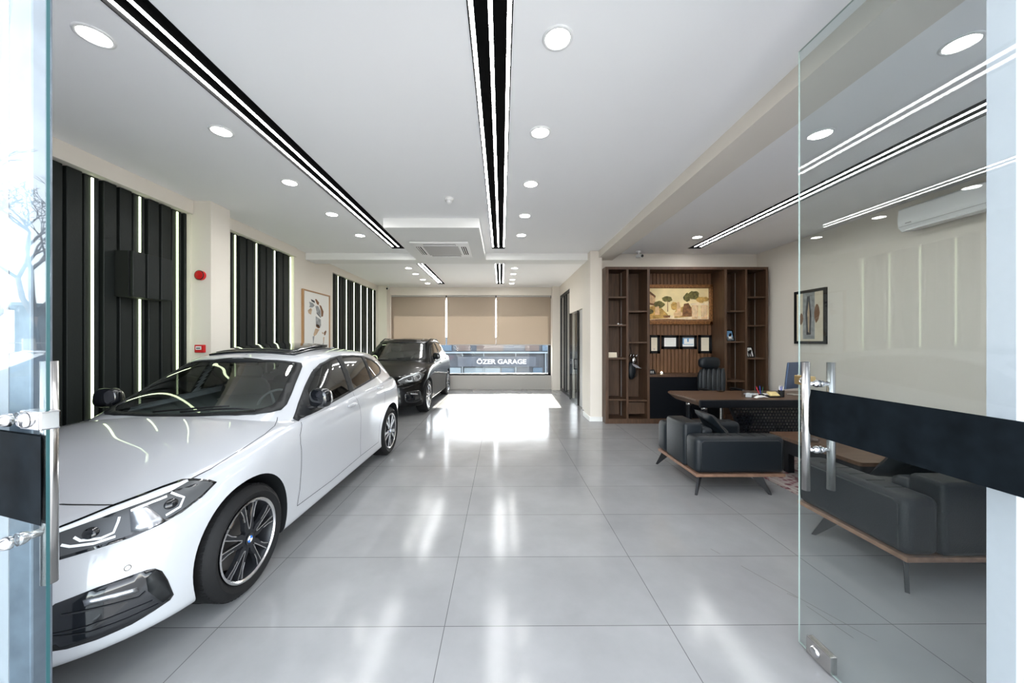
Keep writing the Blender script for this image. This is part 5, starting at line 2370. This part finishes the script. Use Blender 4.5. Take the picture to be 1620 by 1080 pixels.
# street to the left, mirrored in the open glass leaf
t = thing('tan_outbuilding', 'tan rendered outbuilding mirrored in the left glass leaf', 'building', (-27, 1.05, -.02))
b = MB()
b.box(-4, 4, -.6, 5, 0, 2.6)
b.build('wall', 'render_tan', t)
b = MB()
b.prism([(-4.4, 2.6), (4.4, 2.6), (4.4, 2.75), (0, 3.3), (-4.4, 2.75)], -.72, 5.4, 'y')
b.build('roof', 'dark_boards', t)
t = thing('dark_shed', 'dark boarded shed mirrored in the left glass leaf', 'shed', (-24, -3.0, -.02))
b = MB()
b.box(-1.5, 1.5, -2.0, 3.0, 0, 2.9)
b.build('wall', 'dark_boards', t)
b = MB()
b.box(-1.8, 1.8, -2.2, 3.2, 2.9, 3.02)
b.build('roof', 'outdoor_pale', t)
b = MB()
b.box(-50, -13, -12, 12, -.02, .06)
struct(b.build('verge_ground', 'dry_earth')).name = 'ground.002'
t = thing('fence', 'concrete fence post with wires mirrored in the left glass leaf', 'fence', (-16.5, .1, -.02))
b = MB()
b.box(-.11, .11, -.11, .11, 0, 1.62, bev=.01)
b.build('post', 'concrete_post', t)
b = MB()
for z in (.5, 1.0, 1.5):
    b.tube([(0, -6, z), (0, 0, z), (0, 6, z)], .012, 5)
b.build('wire', 'grey_plastic', t)


def tree(loc, hgt, seed, lab):
    rnd = random.Random(seed)
    b = MB()

    def grow(p, d, ln, r, dep):
        q = p + d * ln
        m_ = p.lerp(q, .5) + Vector((rnd.uniform(-1, 1), rnd.uniform(-1, 1), rnd.uniform(-1, 1))) * ln * .06
        b.tube([p, m_, q], r, 3 if dep > 3 else 6, radii=[r, r * .85, r * .7])
        if dep >= 7:
            return
        for _ in range(3 if dep < 5 else 2):
            nd = (d + Vector((rnd.uniform(-1, 1), rnd.uniform(-1, 1), rnd.uniform(-.35, .6))) * .75).normalized()
            grow(q, nd, ln * rnd.uniform(.62, .84), max(.011, r * .60), dep + 1)
    grow(Vector((0, 0, 0)), Vector((0, 0, 1)), hgt * .27, .15, 0)
    o = b.build('bare_tree', 'bark', None)
    o.location = loc
    return tag(o, lab, 'tree')


tree((-18.6, -.12, 0), 8.6, 4, 'bare leafless tree with fine twigs mirrored in the left glass leaf')
t = thing('parked_car', 'dark blue parked car outside, mirrored low in the left glass leaf', 'car', (-10.0, -.4, -.02), R(80))
b = MB()
b.prism([(-2.1, .35), (-2.0, .78), (-1.2, .92), (-.6, 1.36), (.8, 1.38), (1.5, .98), (2.1, .90), (2.15, .35)], -.85, .85, 'x' if False else 'y')
bmesh.ops.bevel(b.bm, geom=b.bm.edges[:], offset=.07, segments=3, affect='EDGES')
b.build('body', 'parked_blue', t, smooth=35)
b = MB()
b.prism([(-1.05, .96), (-.55, 1.30), (.75, 1.32), (1.3, 1.0)], -.862, .862, 'y')
b.build('side_windows', 'black_gloss', t, recalc=True)
for x in (-1.35, 1.35):
    for s in (-1, 1):
        b = MB()
        b.cyl((x, s * .68, .32), (x, s * .87, .32), .32, 28)
        b.build('wheel', 'tyre_rubber', t, smooth=40)
